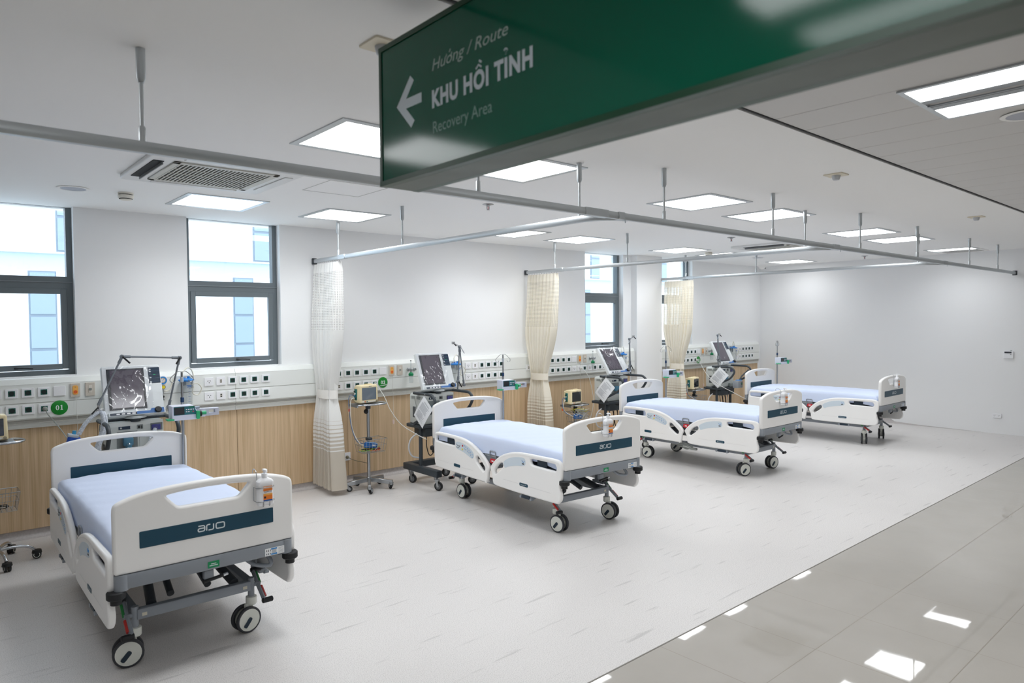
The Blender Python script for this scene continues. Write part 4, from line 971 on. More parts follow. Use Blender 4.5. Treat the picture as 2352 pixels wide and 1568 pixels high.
        for y in (1.57, .50):
            m = MB(); m.box((sx*.435, y, .276), (.05, .15, .03), FRAMEGREY, bev=.006); m.box((sx*.462, y, .272), (.012, .11, .028), NAVY2, bev=.004, seg=1)
            for q in (-.07, .07): m.cyl((sx*.44, y+q, .266), (sx*.47, y+q, .266), .012, FRAMEGREY, 12)
            m.box((sx*.41, y, .39), (.012, .06, .24), FRAMEGREY); m.build('rail_latch', None, t)
    # lifting gear and base
    m = MB()
    for sx in (-1, 1):
        m.tube([(sx*.22, .31, .290), (sx*.13, .98, .49)], .026, None, 12); m.tube([(sx*.10, .40, .285), (sx*.07, .9, .47)], .02, None, 12); m.tube([(sx*.22, 1.72, .290), (sx*.13, 1.15, .48)], .026, None, 12)
    m.build('lifting_arms', DARKGREY, t)
    m = MB()
    for y in (.28, 1.74): m.box((0, y, .264), (.60, .045, .056), bev=.006)
    for sx in (-1, 1): m.box((sx*.307, 1.01, .262), (.05, 1.42, .05), bev=.006)
    for sx in (-1, 1):
        for y in (.28, 1.74): m.cyl((sx*.307, y, .196), (sx*.307, y, .307), .0185, None, 16)
    m.build('base_frame', FRAMEGREY, t)
    m = MB()
    for sx in (-1, 1): m.box((sx*.265, .257, .262), (.024, .001, .017), mat('tag_cream', 'cfc9b8', .5))
    m.build('warning_tag', None, t)
    m = MB(); m.box((.0, .05, .468), (.05, .03, .05), FRAMEGREY, bev=.004, seg=1); m.tube([(-.03, .03, .437), (.075, .045, .445)], .0095, BLACK, 10); m.tube([(.075, .045, .445), (.10, .048, .447)], .0085, CHROME, 10); m.build('backrest_lever', None, t)
    m = MB(); m.tube(catmull([(.22, .12, .48), (.27, .1, .44), (.34, .08, .425), (.35, .08, .45), (.33, .1, .49)], 5), .012, None, 10); m.build('release_handle', FRAMEGREY, t)
    for sx in (-1, 1):
        for y, d in ((.28, 1), (1.74, -1)):
            x = sx*.345
            m = MB(); m.cyl((sx*.307, y, .262), (sx*.36, y, .262), .013, FRAMEGREY, 12); m.tube([(x, y+.075*d, .322), (x, y, .262), (x, y-.105*d, .196)], .0125, FRAMEGREY, 8)
            a, b_ = Vector((sx*.358, y+.06*d, .311)), Vector((sx*.358, y, .263)); m.tube([a, b_], .0095, mat('lever_green', '2f8f4a', .5), 6); m.tube([Vector((sx*.358, y-.02*d, .25)), Vector((sx*.358, y-.085*d, .208))], .0095, mat('lever_red', 'c8352f', .5), 6)
            for q, zz in ((.075, .322), (-.105, .192)): m.cyl((x-sx*.012, y+q*d, zz), (x+sx*.05, y+q*d, zz), .0155, BLACK, 12, bev=.004)
            m.build('brake_pedal', None, t)
    for sx in (-1, 1):
        for y in (.28, 1.74):
            m = MB(); m.lathe([(0, .150), (.026, .150), (.031, .156), (.031, .196), (.022, .200), (0, .200)], (0, 0, 0), (0, 0, 1), None, 20)
            m.box((0, -.018, .125), (.034, .050, .075), bev=.014); m.lathe([(0, 0), (.046, 0), (.046, .032), (0, .032)], (-.016, -.035, .078), (1, 0, 0), None, 22)
            c = m.build('caster', CREAM, t, loc=(sx*.307, y, 0))
            for s in (-1, 1):
                m = MB(); m.lathe([(.058, 0), (.071, .0), (.075, .004), (.075, .018), (.071, .022), (.058, .022), (.058, 0)], (s*.018 if s > 0 else -.018-.022, -.035, .0755), (1, 0, 0), None, 32); m.build('tyre', TYRE, c)
                m = MB(); m.lathe([(0, 0), (.061, 0), (.063, .004), (0, .006)], (s*.036, -.035, .0755), (s, 0, 0), CREAM, 28); M = MX((s*.0425, -.035, .0755), (0, s, 0), (0, 0, 1), (s, 0, 0)) @ Matrix.Rotation(R(-40), 4, 'Z'); m.prism(fillet([(-.012, -.048, 0), (.012, -.048, 0), (.012, .016, 0), (-.012, .016, 0)], .011), .002, M, NAVY2); m.build('wheel_cover', None, c)
    return t
BED = bed()
poses = [(1.152, 3.762, -.24), (4.406, 3.871, -3.3), (7.509, 3.893, -.9), (10.54, 3.803, .05)]
blab = ['white hospital bed nearest the viewer, its footboard facing us at lower left', 'white hospital bed in the middle, between the white and the cream curtains', 'white hospital bed in front of the pillar, third along the row', 'white hospital bed farthest away, against the bare far wall']
cas = [{'FL': -100, 'FR': -80, 'HL': 10, 'HR': 10}, {'FL': 10, 'FR': 14, 'HL': 4, 'HR': 20}, {'FL': -116, 'FR': -104, 'HL': 13, 'HR': 16}, {'FL': 113, 'FR': 112, 'HL': 100, 'HR': 80}]
BEDS = []
for i, (x, y, a) in enumerate(poses):
    o = BED if i == 0 else copy_tree(BED); BEDS.append(o)
    o.location = (x, y, 0); o.rotation_euler = (0, 0, R(a)); o['label'] = blab[i]; o['group'] = 'hospital beds in a row'
for i, o in enumerate(BEDS):
    for c in kids(o):
        if c.name.startswith('caster'):
            k = ('F' if c.location.y < 1 else 'H') + ('L' if c.location.x < 0 else 'R'); c.rotation_euler = (0, 0, R(cas[i][k]))
def inbed(i, x, y, z=0):
    px, py, a = poses[i]; a = R(a); return Vector((px+x*math.cos(a)-y*math.sin(a), py+x*math.sin(a)+y*math.cos(a), z))

# hand rub bottles in wire holders on the footboards
def bottle():
    t = thing('hand_rub_bottle', 'x', 'bottle')
    m = MB(); o = [(-.043, -.024), (.043, -.024), (.043, .024), (-.043, .024)]
    def ring(w, d, z, r):
        return [m.bm.verts.new((p.x, p.y, z)) for p in fillet([(-w, -d, 0), (w, -d, 0), (w, d, 0), (-w, d, 0)], r, 4)]
    rs = [ring(.040, .022, 0, .014), ring(.043, .025, .004, .014), ring(.043, .025, .022, .014), ring(.0415, .0235, .026, .014), ring(.0415, .0235, .108, .014), ring(.043, .025, .112, .014), ring(.043, .025, .130, .014), ring(.036, .022, .139, .014), ring(.015, .013, .150, .008)]
    for a, b in zip(rs, rs[1:]):
        k = len(a)
        for i in range(k): m.bm.faces.new((a[i], a[(i+1) % k], b[(i+1) % k], b[i]))
    m.bm.faces.new(rs[0][::-1]); m.bm.faces.new(rs[-1]); m._fin(list(m.bm.verts), None); m.build('bottle_body', SOCK, t, ang=30)
    m = MB(); m.lathe([(0, 0), (.0155, 0), (.0155, .022), (.014, .024), (0, .024)], (0, 0, .149), (0, 0, 1), None, 20); m.build('cap', SOCK, t)
    m = MB(); m.cyl((0, 0, .172), (0, 0, .188), .006, None, 10); m.box((0, -.004, .192), (.021, .030, .012), bev=.005); m.tube(catmull([(0, -.015, .193), (0, -.026, .191), (0, -.031, .184)], 3), .0045, None, 8); m.build('pump_head', SOCK, t)
    m = MB(); y = -.0245
    m.box((.008, y, .095), (.050, .0008, .022), mat('label_peach', 'f3b58e', .5)); m.box((.008, y-.0002, .086), (.050, .0008, .012), ORANGE); m.box((.008, y, .048), (.050, .0008, .034), ORANGE); m.box((.008, y-.0002, .0605), (.050, .0008, .008), AMBER); m.box((.008, y, .027), (.050, .0008, .008), mat('label_deep_blue', '1469c0', .5))
    m.lathe([(0, 0), (.006, 0), (.006, .0004), (0, .0004)], (-.008, y-.0004, .045), (0, -1, 0), DARKTXT, 12)
    m.text('ASIRUB', MX((-.014, y, .0715), (1, 0, 0), (0, 0, 1), (0, -1, 0)), GREYTXT, .0075, .044, bold=.001); m.build('label', None, t)
    return t
def holder():
    t = thing('wire_bottle_holder', 'x', 'holder'); m = MB()
    for z in (.095, .02): m.tube(fillet([(-.050, .030, z), (-.050, -.012, z), (-.030, -.0285, z), (.030, -.0285, z), (.050, -.012, z), (.050, .030, z)], .008, 3, False), .0019, None, 6)
    for x in (-.017, .017): m.tube(fillet([(x, -.0285, .02), (x, -.0285, -.006), (x, .028, -.006), (x, .0295, .10)], .005, 3, False), .0019, None, 6)
    m.tube([(-.05, .030, .095), (-.05, .030, .02)], .0019, None, 6); m.tube([(.05, .030, .095), (.05, .030, .02)], .0019, None, 6); m.build('wire_basket', STEEL, t)
    m = MB(); m.tube(catmull([(-.03, .030, .05), (-.03, .030, .12), (-.034, .030, .168), (-.034, .045, .184), (-.034, .070, .186), (-.034, .084, .176), (-.034, .0855, .15)], 4), .0022, None, 6); m.build('hook', STEEL, t)
    return t
bp = [(.278, -.040, .812, 0), (.0, -.040, .828, 38), (-.045, -.040, .822, 36), (.0, -.040, .812, 30)]
bn = ['on the footboard of the nearest bed', 'on the footboard of the second bed', 'on the footboard of the third bed', 'on the footboard of the farthest bed']
B0, H0 = bottle(), holder()
for i, (x, y, z, rz) in enumerate(bp):
    b_ = B0 if i == 0 else copy_tree(B0); h_ = H0 if i == 0 else copy_tree(H0)
    p = inbed(i, x, y, z); h_.location = p; h_.rotation_euler = (0, 0, R(poses[i][2])); b_.location = p+Vector((0, 0, -.003)); b_.rotation_euler = (0, 0, R(poses[i][2]+(0 if i == 0 else 0)))
    tag(b_, 'white pump bottle of hand rub %s' % bn[i], 'bottle', 'hand rub bottles'); tag(h_, 'steel wire bottle holder hooked %s' % bn[i], 'holder', 'wire bottle holders')
# ================================================================== DRIP STANDS AND SYRINGE PUMPS
def iv_pole():
    t = thing('drip_stand', 'x', 'drip stand')
    m = MB(); m.cyl((0, 0, .50), (0, 0, 1.22), .0115, None, 14); m.build('lower_pole', STEEL, t)
    m = MB(); m.cyl((0, 0, 1.20), (0, 0, 1.425), .008, None, 12); m.build('upper_pole', STEEL, t)
    m = MB(); m.cyl((0, 0, 1.345), (0, 0, 1.385), .0125, None, 14, bev=.003); m.build('collar', mat('collar_grey', 'c6ccd2', .4), t)
    m = MB(); m.cyl((0, 0, 1.185), (0, 0, 1.225), .0135, None, 14, bev=.003); m.build('lock_sleeve', mat('sleeve_blue', '1f3f66', .4), t)
    for s in (-1, 1):
        m = MB(); m.tube(catmull([(0, 0, 1.43), (s*.03, 0, 1.428), (s*.065, 0, 1.398), (s*.085, 0, 1.375), (s*.082, 0, 1.352), (s*.06, 0, 1.345), (s*.046, 0, 1.362)], 5), .0028, None, 6); m.build('hook', STEEL, t)
    m = MB(); m.box((0, .012, .515), (.045, .05, .05), bev=.006); m.build('socket_clamp', FRAMEGREY, t)
    return t
def pump():
    t = thing('syringe_pump', 'x', 'syringe pump'); yf = -.06
    m = MB(); m.prism(fillet([(-.092, -.055, 0), (.10, -.055, 0), (.10, -.01, 0), (.062, .058, 0), (-.092, .058, 0)], .008), .11, XZ(yf+.11), bev=.006); m.build('case', PUMPW, t)
    m = MB(); m.prism(fillet([(-.080, -.014, 0), (.088, -.014, 0), (.068, .051, 0), (-.080, .051, 0)], .004), .0015, XZ(yf), PUMPT)
    m.prism([(.028, .040), (.068, .040), (.066, .047), (.028, .047)], .002, XZ(yf), mat('pump_deep_green', '1d7a4c', .4)); m.build('control_panel', None, t)
    m = MB(); m.box((-.040, yf-.002, .018), (.072, .002, .056)); m.build('display', SCREEN, t)
    m = MB()
    for r_ in range(2):
        for c in range(4): m.prism(rrect(-.005, -.0035, .005, .0035, .002), .001, MX((.012+c*.016, yf-.0015, .026-r_*.017), (1, 0, 0), (0, 0, 1), (0, -1, 0)), (SOCK if r_ == 0 else (PUMPG if c == 2 else (mat('key_red', 'd9546b', .4) if c == 3 else SOCK))))
    m.build('keys', None, t)
    m = MB(); m.prism(fillet([(.10, -.040, 0), (.262, -.040, 0), (.262, .018, 0), (.10, .022, 0)], .004), .045, XZ(.02), bev=.003, holes=[[(.185, -.018), (.232, -.018), (.232, .006), (.185, .008)]]); m.build('plunger_drive', mat('pump_grey', 'c3c5d2', .35), t)
    m = MB(); m.prism(rrect(.078, -.052, .104, .012, .009), .026, XZ(yf), PUMPG, bev=.004); m.cyl((.125, yf+.02, -.012), (.16, yf+.02, -.012), .014, PUMPG, 14); m.cyl((.112, yf+.015, -.015), (.124, yf+.015, -.015), .022, BLACK, 14); m.box((.14, yf+.03, -.018), (.03, .02, .05), PUMPW, bev=.003); m.build('plunger_clamp', None, t)
    m = MB(); m.box((-.100, yf+.03, -.046), (.05, .07, .014), PUMPG, bev=.005); m.build('foot', PUMPG, t)
    m = MB(); m.cyl((.085, yf+.05, .03), (.118, yf+.05, .03), .011, None, 14); m.build('side_knob', mat('pump_knob', '93a0b0', .4), t)
    m = MB(); m.box((0, .066, 0), (.05, .05, .06), bev=.006); m.build('pole_clamp', PUMPW, t)
    return t
V0, U0 = iv_pole(), pump()
dl = ['at the head of the nearest bed', 'at the head of the second bed, with twin hooks on top', 'at the head of the third bed, in front of the pillar edge', 'at the head of the farthest bed, against the bare far wall']
px_ = [.418, .438, .480, .478]; ul = ['on the drip stand of the nearest bed', 'on the drip stand of the second bed', 'on the drip stand of the third bed', 'on the drip stand of the farthest bed']
pz = [1.115, 1.095, 1.045, 1.095]; prz = [6, 22, 20, 30]
for i in range(4):
    v = V0 if i == 0 else copy_tree(V0); u = U0 if i == 0 else copy_tree(U0)
    v.location = inbed(i, px_[i], 2.012); v.rotation_euler = (0, 0, R([0, -20, -25, 10][i])); tag(v, 'chrome drip stand %s' % dl[i], 'drip stand', 'drip stands at the bed heads')
    a = R(-prz[i]*.3); u.location = inbed(i, px_[i], 2.012, pz[i])+Vector((-.018, -.075, 0)); u.rotation_euler = (0, 0, a); tag(u, 'white and green syringe pump clamped %s' % ul[i], 'pump', 'syringe pumps')

# ================================================================== VENTILATORS (origin on the floor, front towards -y)
def small_caster(t, x, y, z, a, rad=.048, w=.03):
    m = MB(); m.cyl((0, 0, z-.012), (0, 0, z), .026, None, 14); m.lathe([(0, 0), (.024, 0), (.02, .012), (0, .012)], (0, 0, z-.026), (0, 0, 1), None, 14)
    for s in (-1, 1): m.prism([(.012, z-.024), (-.026, z-.024), (-.040, rad-.004), (-.020, rad-.012)], .003, MX((s*.019-.0015, 0, 0), (0, 1, 0), (0, 0, 1), (1, 0, 0)))
    m.cyl((-.022, -.028, rad), (.022, -.028, rad), .006, None, 8); c = m.build('caster', STEEL, t, loc=(x, y, 0), rz=R(a))
    m = MB(); m.lathe([(rad*.68, 0), (rad-.004, 0), (rad, .005), (rad, w-.005), (rad-.004, w), (rad*.68, w)], (-w/2, -.028, rad), (1, 0, 0), BLACK, 24); m.lathe([(0, .004), (rad*.7, .004), (rad*.7, w-.004), (0, w-.004)], (-w/2, -.028, rad), (1, 0, 0), mat('wheel_grey', '74777a', .5), 24); m.build('wheel', None, c); return c
def ventilator(tilt, arm, seed):
    t = thing('ventilator', 'x', 'ventilator')
    # cart: two side beams, a rear beam, columns, tray, drawer
    m = MB()
    for s in (-1, 1): m.box((s*.225, -.03, .182), (.075, .66, .072), bev=.008)
    m.box((0, .26, .182), (.40, .08, .072), bev=.008); m.build('cart_base', CART, t)
    m = MB()
    for s in (-1, 1): m.cyl((s*.205, .02, .21), (s*.205, .02, .655), .022, None, 16)
    m.build('columns', CART, t)
    m = MB(); m.prism(rrect(-.255, -.075, .24, .26, .05), .035, MX((0, 0, .632), (1, 0, 0), (0, 1, 0), (0, 0, 1)), bev=.008); m.build('tray', CART, t)
    m = MB(); m.box((.0, .05, .585), (.40, .22, .095), bev=.01); m.prism([(-.10, .632), (.03, .632), (.01, .612), (-.035, .602), (-.08, .612)], .004, XZ(-.060), BLACK); m.box((.10, -.061, .59), (.16, .004, .07), mat('drawer_dark', '2b3138', .4)); m.box((.10, -.0635, .567), (.035, .002, .012), mat('drawer_sticker', '1e6e5e', .5)); m.build('drawer_box', CART, t)
    for x, y, a in ((-.225, -.30, 25), (.225, -.30, 60), (-.225, .20, 20), (.225, .20, 70)): small_caster(t, x, y, .146, a)
    # body
    m = MB(); m.prism(fillet([(-.212, .668, 0), (.212, .668, 0), (.212, .985, 0), (.19, 1.008, 0), (-.19, 1.008, 0), (-.212, .985, 0)], .012), .26, XZ(.225), bev=.012); bd = m.build('body', VENTG, t)
    m = MB(); m.box((0, -.036, .985), (.41, .004, .035), mat('vent_rim', 'dfe3e1', .4)); m.box((-.085, -.038, .955), (.085, .004, .026), VENTD, bev=.001, seg=1); m.cyl((-.11, -.04, .955), (-.11, -.042, .955), .007, VENTG, 10); m.box((.03, -.038, .955), (.045, .004, .036), mat('vent_mid', '8d9494', .4)); m.box((.023, -.0405, .953), (.018, .002, .022), BLACK); m.box((.043, -.0405, .95), (.008, .002, .026), BLACK)
    m.box((.155, -.038, .945), (.09, .004, .06), mat('vent_grey', '7c8282', .5)); m.box((.150, -.043, .940), (.068, .012, .046), VIOLET, bev=.003, seg=1); m.cyl((.150, -.046, .935), (.150, -.056, .935), .012, CLEARP, 12)  # darker grey plates behind the violet tank and the valve
    m.box((-.065, -.038, .85), (.15, .004, .15), mat('vent_grey', '7c8282', .5)); m.box((.075, -.037, .83), (.10, .003, .12), VENTG, bev=.001, seg=1); m.build('front_panel', None, bd)
    m = MB(); m.box((-.065, -.065, .845), (.075, .05, .07), mat('valve_blue', '4d7f9a', .3), bev=.012); m.cyl((-.065, -.09, .825), (-.065, -.10, .815), .019, CLEARP, 16); m.cyl((-.065, -.08, .775), (-.065, -.08, .83), .024, mat('valve_blue', '4d7f9a', .3), 16); m.build('expiratory_valve', None, bd)
    m = MB()
    for k in range(2):
        for q in range(4): m.box((-.2135, .045+.10*k, .972-.008*q), (.003, .075, .004), mat('vent_mid', '8d9494', .4))
    m.build('side_vents', None, bd); m = MB(); m.box((-.2135, .13, .80), (.003, .06, .12), mat('vent_dark_recess', '565c60', .5), bev=.001, seg=1); m.box((-.216, .06, .78), (.006, .02, .09), DARKGREY, bev=.002, seg=1); m.build('side_socket', None, bd)
    m = MB(); m.box((.10, -.06, .70), (.11, .045, .06), mat('vent_mid', '8d9494', .4), bev=.008); m.cyl((.12, -.085, .70), (.12, -.095, .70), .014, CHROME, 14); m.build('water_trap', None, bd)
    # side handles
    for s in (-1, 1):
        x = s*.25
        m = MB(); m.tube(fillet([(x, .075, 1.018), (x, -.28, 1.018), (x, -.345, .955), (x, -.27, .84), (x, .08, .675)], .075, 5, False), .0165, None, 12); m.build('side_handle', CART, t)
    m = MB(); m.box((0, .045, 1.018), (.52, .05, .022), bev=.006); m.build('cross_bar', CART, t)
    # screen unit
    P = Vector((0, -.075, 1.055)); Q = Matrix.Translation(P) @ Matrix.Rotation(R(-tilt), 4, 'X')
    m = MB(); m.prism(fillet([(-.225, .0, 0), (.215, .0, 0), (.215, .26, 0), (.205, .425, 0), (-.225, .425, 0)], .012), .045, Q @ MX((0, .045, 0), (1, 0, 0), (0, 0, 1), (0, -1, 0)), bev=.006)
    m.build('screen_case', VENTW, t); sc = t.children
    case = [c for c in sc if c.name.startswith('screen_case')][0]
    m = MB(); m.prism([(-.19, .055), (.085, .055), (.085, .40), (-.19, .40)], .003, Q @ XZ(.0005), mat('screen_bezel', '2c2f36', .3)); m.build('bezel', None, case, smooth=False)
    m = MB(); m.prism([(-.168, .07), (.068, .07), (.068, .388), (-.168, .388)], .001, Q @ XZ(-.003)); m.build('display', mat('vent_screen', '5b545f', .12, spec=.6), case, smooth=False)
    m = MB(); m.prism(rrect(.118, .265, .207, .402, .003), .002, Q @ XZ(.0005), VENTD); m.prism([(.155, .335), (.172, .335), (.172, .341), (.155, .341)], .001, Q @ XZ(-.0018), PUMPG)
    for k in range(4): m.prism([(.123, .278+.03*k), (.202, .278+.03*k), (.202, .2795+.03*k), (.123, .2795+.03*k)], .0006, Q @ XZ(-.0016), mat('panel_line', '5a7590', .4))
    for k, zz in enumerate((.38, .363, .31, .274)): m.prism([(.126, zz), (.14, zz), (.14, zz+.007), (.126, zz+.007)], .0006, Q @ XZ(-.0016), LIGHTTXT)
    m.build('status_panel', None, case, smooth=False)
    m = MB(); m.prism([(-.205, .0), (.215, .0), (.215, .042), (.12, .042), (.10, .030), (-.205, .030)], .028, Q @ XZ(.005), None, bev=.004); kp = m.build('key_ledge', VENTW, case)
    m = MB(); m.prism([(-.195, .006), (.0, .006), (.0, .026), (-.195, .026)], .0012, Q @ XZ(-.0228), mat('keys_navy', '3c4858', .35)); m.prism([(.0, .006), (.205, .006), (.205, .046), (.11, .046), (.10, .028), (.0, .028)], .0012, Q @ XZ(-.0228), mat('keys_blue', '4274b5', .35))
    for k in range(4): m.prism(rrect(-.15+.038*k, .010, -.125+.038*k, .021, .003), .001, Q @ XZ(-.0238), SOCK)
    m.build('keys', None, kp, smooth=False)
    m = MB(); a = Q @ Vector((.158, -.024, .026)); d = (Q.to_3x3() @ Vector((0, -1, .25))).normalized(); m.cyl(a, a+d*.02, .026, None, 22, bev=.004); m.build('rotary_knob', BLACK, kp)
    m = MB(); rn = random.Random(seed); nx, nz = 18, 24; g = []
    for j in range(nz+1):
        row = []
        for i in range(nx+1):
            x = -.226+.36*i/nx; z = .035+.388*j/nz
            fold = .005*math.sin(34*x+z*13+seed)+.004*math.sin(z*31+x*22+seed*2)+rn.uniform(-.0005, .0005)
            row.append(m.bm.verts.new(Q @ Vector((x, -.010+min(0, -abs(fold)), z))))
        g.append(row)
    for j in range(nz):
        for i in range(nx): m.bm.faces.new((g[j][i], g[j][i+1], g[j+1][i+1], g[j+1][i]))
    m._fin(list(m.bm.verts), FILM); m.build('plastic_wrap', FILM, case, ang=60)['label'] = 'clear creased plastic film over the screen'
    m = MB(); m.lathe([(.07, 0), (.085, .006), (.08, .022), (.05, .03), (0, .03)], (0, -.02, 1.028), (0, 0, 1), mat('swivel_grey', 'b3b9bb', .4), 24); m.cyl((0, -.02, 1.0), (0, -.02, 1.03), .04, CART, 18); m.build('swivel', None, t)
    # cables slung under the tray
    rn = random.Random(seed+9)
    for k, (x0, mm) in enumerate([(-.12, BLACK), (-.03, BLACK), (.05, BLACK), (.12, CABLEW)]):
        m = MB(); L = rn.uniform(.18, .32)
        m.tube(catmull([(x0, .02, .57), (x0-.03, -.01, .57-L*.5), (x0+.0, -.02, .57-L), (x0+.07, .0, .57-L*.9), (x0+.09, .03, .57-L*.3), (x0+.04, .03, .56)], 6), .0055, None, 7); m.build('slung_cable', mm, t)
    m = MB(); m.tube(catmull([(-.20, .10, .56), (-.27, .12, .50), (-.29, .13, .40), (-.25, .12, .31), (-.15, .1, .28)], 6), .009, None, 8); m.build('air_hose', mat('hose_white', 'd9dadd', .5), t)
    m = MB(); m.tube(catmull([(-.235, .10, .98), (-.245, .06, .93), (-.235, .05, .86), (-.222, .06, .80)], 5), .004, None, 6); m.build('sensor_cable', CABLEG, t)
    # hinged hose arm
    m = MB(); j = lambda p, r=.017, d=(0, -1, 0): m.cyl(Vector(p)+Vector(d)*-.016, Vector(p)+Vector(d)*.016, r, None, 14, bev=.004)
    def link(a, b):
        a, b = Vector(a), Vector(b); d = (b-a).normalized(); m.tube([a, b], .0075, None, 8); m.tube([a, a+d*.06], .012, None, 8); m.tube([b-d*.06, b], .012, None, 8)
    if arm == 'open':
        A = [(.262, -.04, 1.03), (.250, -.05, 1.10), (.330, -.10, 1.515), (-.105, -.12, 1.543), (-.285, -.15, 1.17)]
        link(A[1], A[2]); link(A[2], A[3]); link(A[3], A[4]); [j(p) for p in A[1:4]]; m.cyl(A[0], A[1], .010)
        for p, q in ((A[2], (-.035, -.03, -.05)), (A[3], (.05, -.03, -.055))): m.tube([Vector(p)+Vector((0, -.02, 0)), Vector(p)+Vector(q)], .007, BLACK, 6)
    else:
        tp = {'a': [(.27, -.03, 1.02), (.275, -.03, 1.115), (.295, -.04, 1.515), (.345, -.05, 1.075), (.20, -.05, 1.56)], 'b': [(.285, -.03, 1.02), (.275, -.03, 1.15), (.245, -.04, 1.53), (.225, -.05, 1.10), (.32, -.05, 1.565)], 'c': [(-.27, -.05, 1.03), (-.285, -.05, 1.14), (-.305, -.06, 1.54), (-.275, -.08, 1.12), (-.29, -.08, 1.555)]}[arm]
        m.cyl(tp[0], tp[1], .010); link(tp[1], tp[2]); link(tp[2], tp[3]); [j(p) for p in tp[1:4]]
        a, b = Vector(tp[2]), Vector(tp[4]); m.tube([a+(a-b)*.6+Vector((0, -.02, -.05)), a+Vector((0, -.02, 0)), b], .006, CHROME, 8)
        m.box(b, (.035, .025, .03), CHROME, bev=.005); m.tube([b, b+Vector((.03, -.02, -.035))], .007, BLACK, 6)
        m.tube([Vector(tp[1])+Vector((0, -.02, 0)), Vector(tp[1])+Vector((.03, -.03, -.06))], .007, BLACK, 6)
    m.build('hose_arm', TUBEG, t)
    if arm == 'open':
        # breathing hoses hanging from the arm
        hoses = [[(-.275, -.15, 1.12), (-.33, -.16, 1.085), (-.38, -.16, 1.03), (-.42, -.15, .955)], [(-.275, -.15, 1.12), (-.25, -.15, 1.10), (-.235, -.14, 1.03), (-.25, -.12, .93), (-.28, -.10, .82), (-.24, -.09, .70), (-.12, -.09, .72), (-.065, -.09, .80)], [(-.275, -.15, 1.12), (-.26, -.16, 1.09), (-.255, -.15, 1.0), (-.285, -.13, .88), (-.30, -.12, .78), (-.2, -.12, .68), (.03, -.12, .74), (.10, -.09, .86), (.14, -.06, .93)]]
        for hp in hoses:
            m = MB(); Pp = catmull(hp, 30); n = len(Pp); m.tube(Pp, .0155, None, 9, rf=lambda q, n=n: 1+.10*math.sin(q*n*1.9)); m.build('breathing_hose', mat('hose_ribbed', 'd3d9e2', .35), t)
        m = MB(); m.box((-.275, -.15, 1.125), (.05, .02, .03), CHROME, bev=.004); m.cyl((-.278, -.15, 1.125), (-.285, -.15, 1.175), .009, CHROME, 10); m.tube([(-.29, -.155, 1.15), (-.335, -.17, 1.105)], .006, BLACK, 6); m.build('hose_clip', None, t)
        m = MB(); a = Vector((-.42, -.15, .955)); d = Vector((-.4, 0, -.9)).normalized(); m.cyl(a, a+d*.05, .013, CLEARP, 12); m.build('y_connector', CLEARP, t)
    return t
vp = [(1.36, 6.335, 0, 19, 'open'), (4.39, 6.335, 0, 21, 'a'), (7.46, 6.335, 0, 33, 'b'), (10.24, 6.335, 0, 27, 'c')]
vl = ['ventilator behind the nearest bed, its jointed arm spread open with ribbed hoses', 'ventilator at the head of the second bed, left of it, with a folded arm', 'ventilator at the head of the third bed beside the pillar', 'ventilator at the head of the farthest bed, arm standing upright in front of its screen']
for i, (x, y, rz, tl, ar) in enumerate(vp):
    v = ventilator(tl, ar, i+1); v.location = (x, y, 0); v.rotation_euler = (0, 0, R(rz)); tag(v, vl[i], 'ventilator', 'ventilators on black carts')
# blue test lung at the end of the first ventilator's hose
t = thing('test_lung', 'small blue rubber test lung hanging from the hose behind the nearest bed', 'test lung', (.90, 6.185, .925))
m = MB(); m.prism(fillet([(-.055, -.06, 0), (.045, -.06, 0), (.055, .0, 0), (.01, .035, 0), (-.03, .03, 0)], .015), .05, XZ(.025), None, bev=.015); m.build('bag', mat('lung_blue', '1f4fb0', .5), t)
m = MB(); m.box((.0, 0, .025), (.075, .06, .025), mat('lung_grey', 'b4bcc4', .4), bev=.008, rot=(R(15), 'Y')); m.cyl((.005, 0, .02), (.012, 0, .062), .014, mat('lung_cyan', '3f9fd0', .3), 12); m.build('connector', None, t)
# papers taped to the left handles
def paper(x, y, z, label, dx):
    t = thing('paper_notice', label, 'paper', (x, y, z), 0, 'printed sheets hung on the ventilators')
    M = MX((0, 0, 0), (0, -math.sin(R(40))*.0-.62, -.785), (0, -.785, .62), (1, 0, 0))
    # sheet plane faces -x; its long edge runs down and towards the wall
    ux = Vector((0, -.125, -.100)).normalized(); uy = Vector((0, -.235, .265)).normalized(); uz = Vector((-1, 0, 0))
    def bend(a, b): return ux*a + uy*b - uz*(.010*math.sin(b*9))
    m = MB(); nx, ny = 4, 12; g = []
    for s in (0, .0006):
        g.append([[m.bm.verts.new(bend(.21*i/nx, -.297*j/ny)+uz*s) for i in range(nx+1)] for j in range(ny+1)])
    for k in (0, 1):
        for j in range(ny):
            for i in range(nx): m.bm.faces.new((g[k][j][i], g[k][j][i+1], g[k][j+1][i+1], g[k][j+1][i]))
    m._fin(list(m.bm.verts), PAPER); m.build('sheet', PAPER, t)
    m = MB(); rn = random.Random(int(x*10))
    for r_ in range(24):
        b = -.035-.0095*r_; w = rn.uniform(.09, .155); a0 = .028
        if r_ in (0, 1): a0, w = .05, .11
        if r_ in (2, 13): continue
        q = [bend(a0, b)+uz*.0016, bend(a0+w, b)+uz*.0016, bend(a0+w, b-.0032)+uz*.0016, bend(a0, b-.0032)+uz*.0016]; m.quad([tuple(p) for p in q])
    o = m.build('printed_lines', mat('print_grey', '8b9099', .7), t, smooth=False); o['label'] = 'rows of small grey print'
    m = MB(); m.tube(catmull([(-.002, .003, .0), (.01, .003, .02), (.02, .003, .012), (.01, 0, -.01)], 4), .0015, None, 5); m.build('tie', CABLEW, t)
    return t
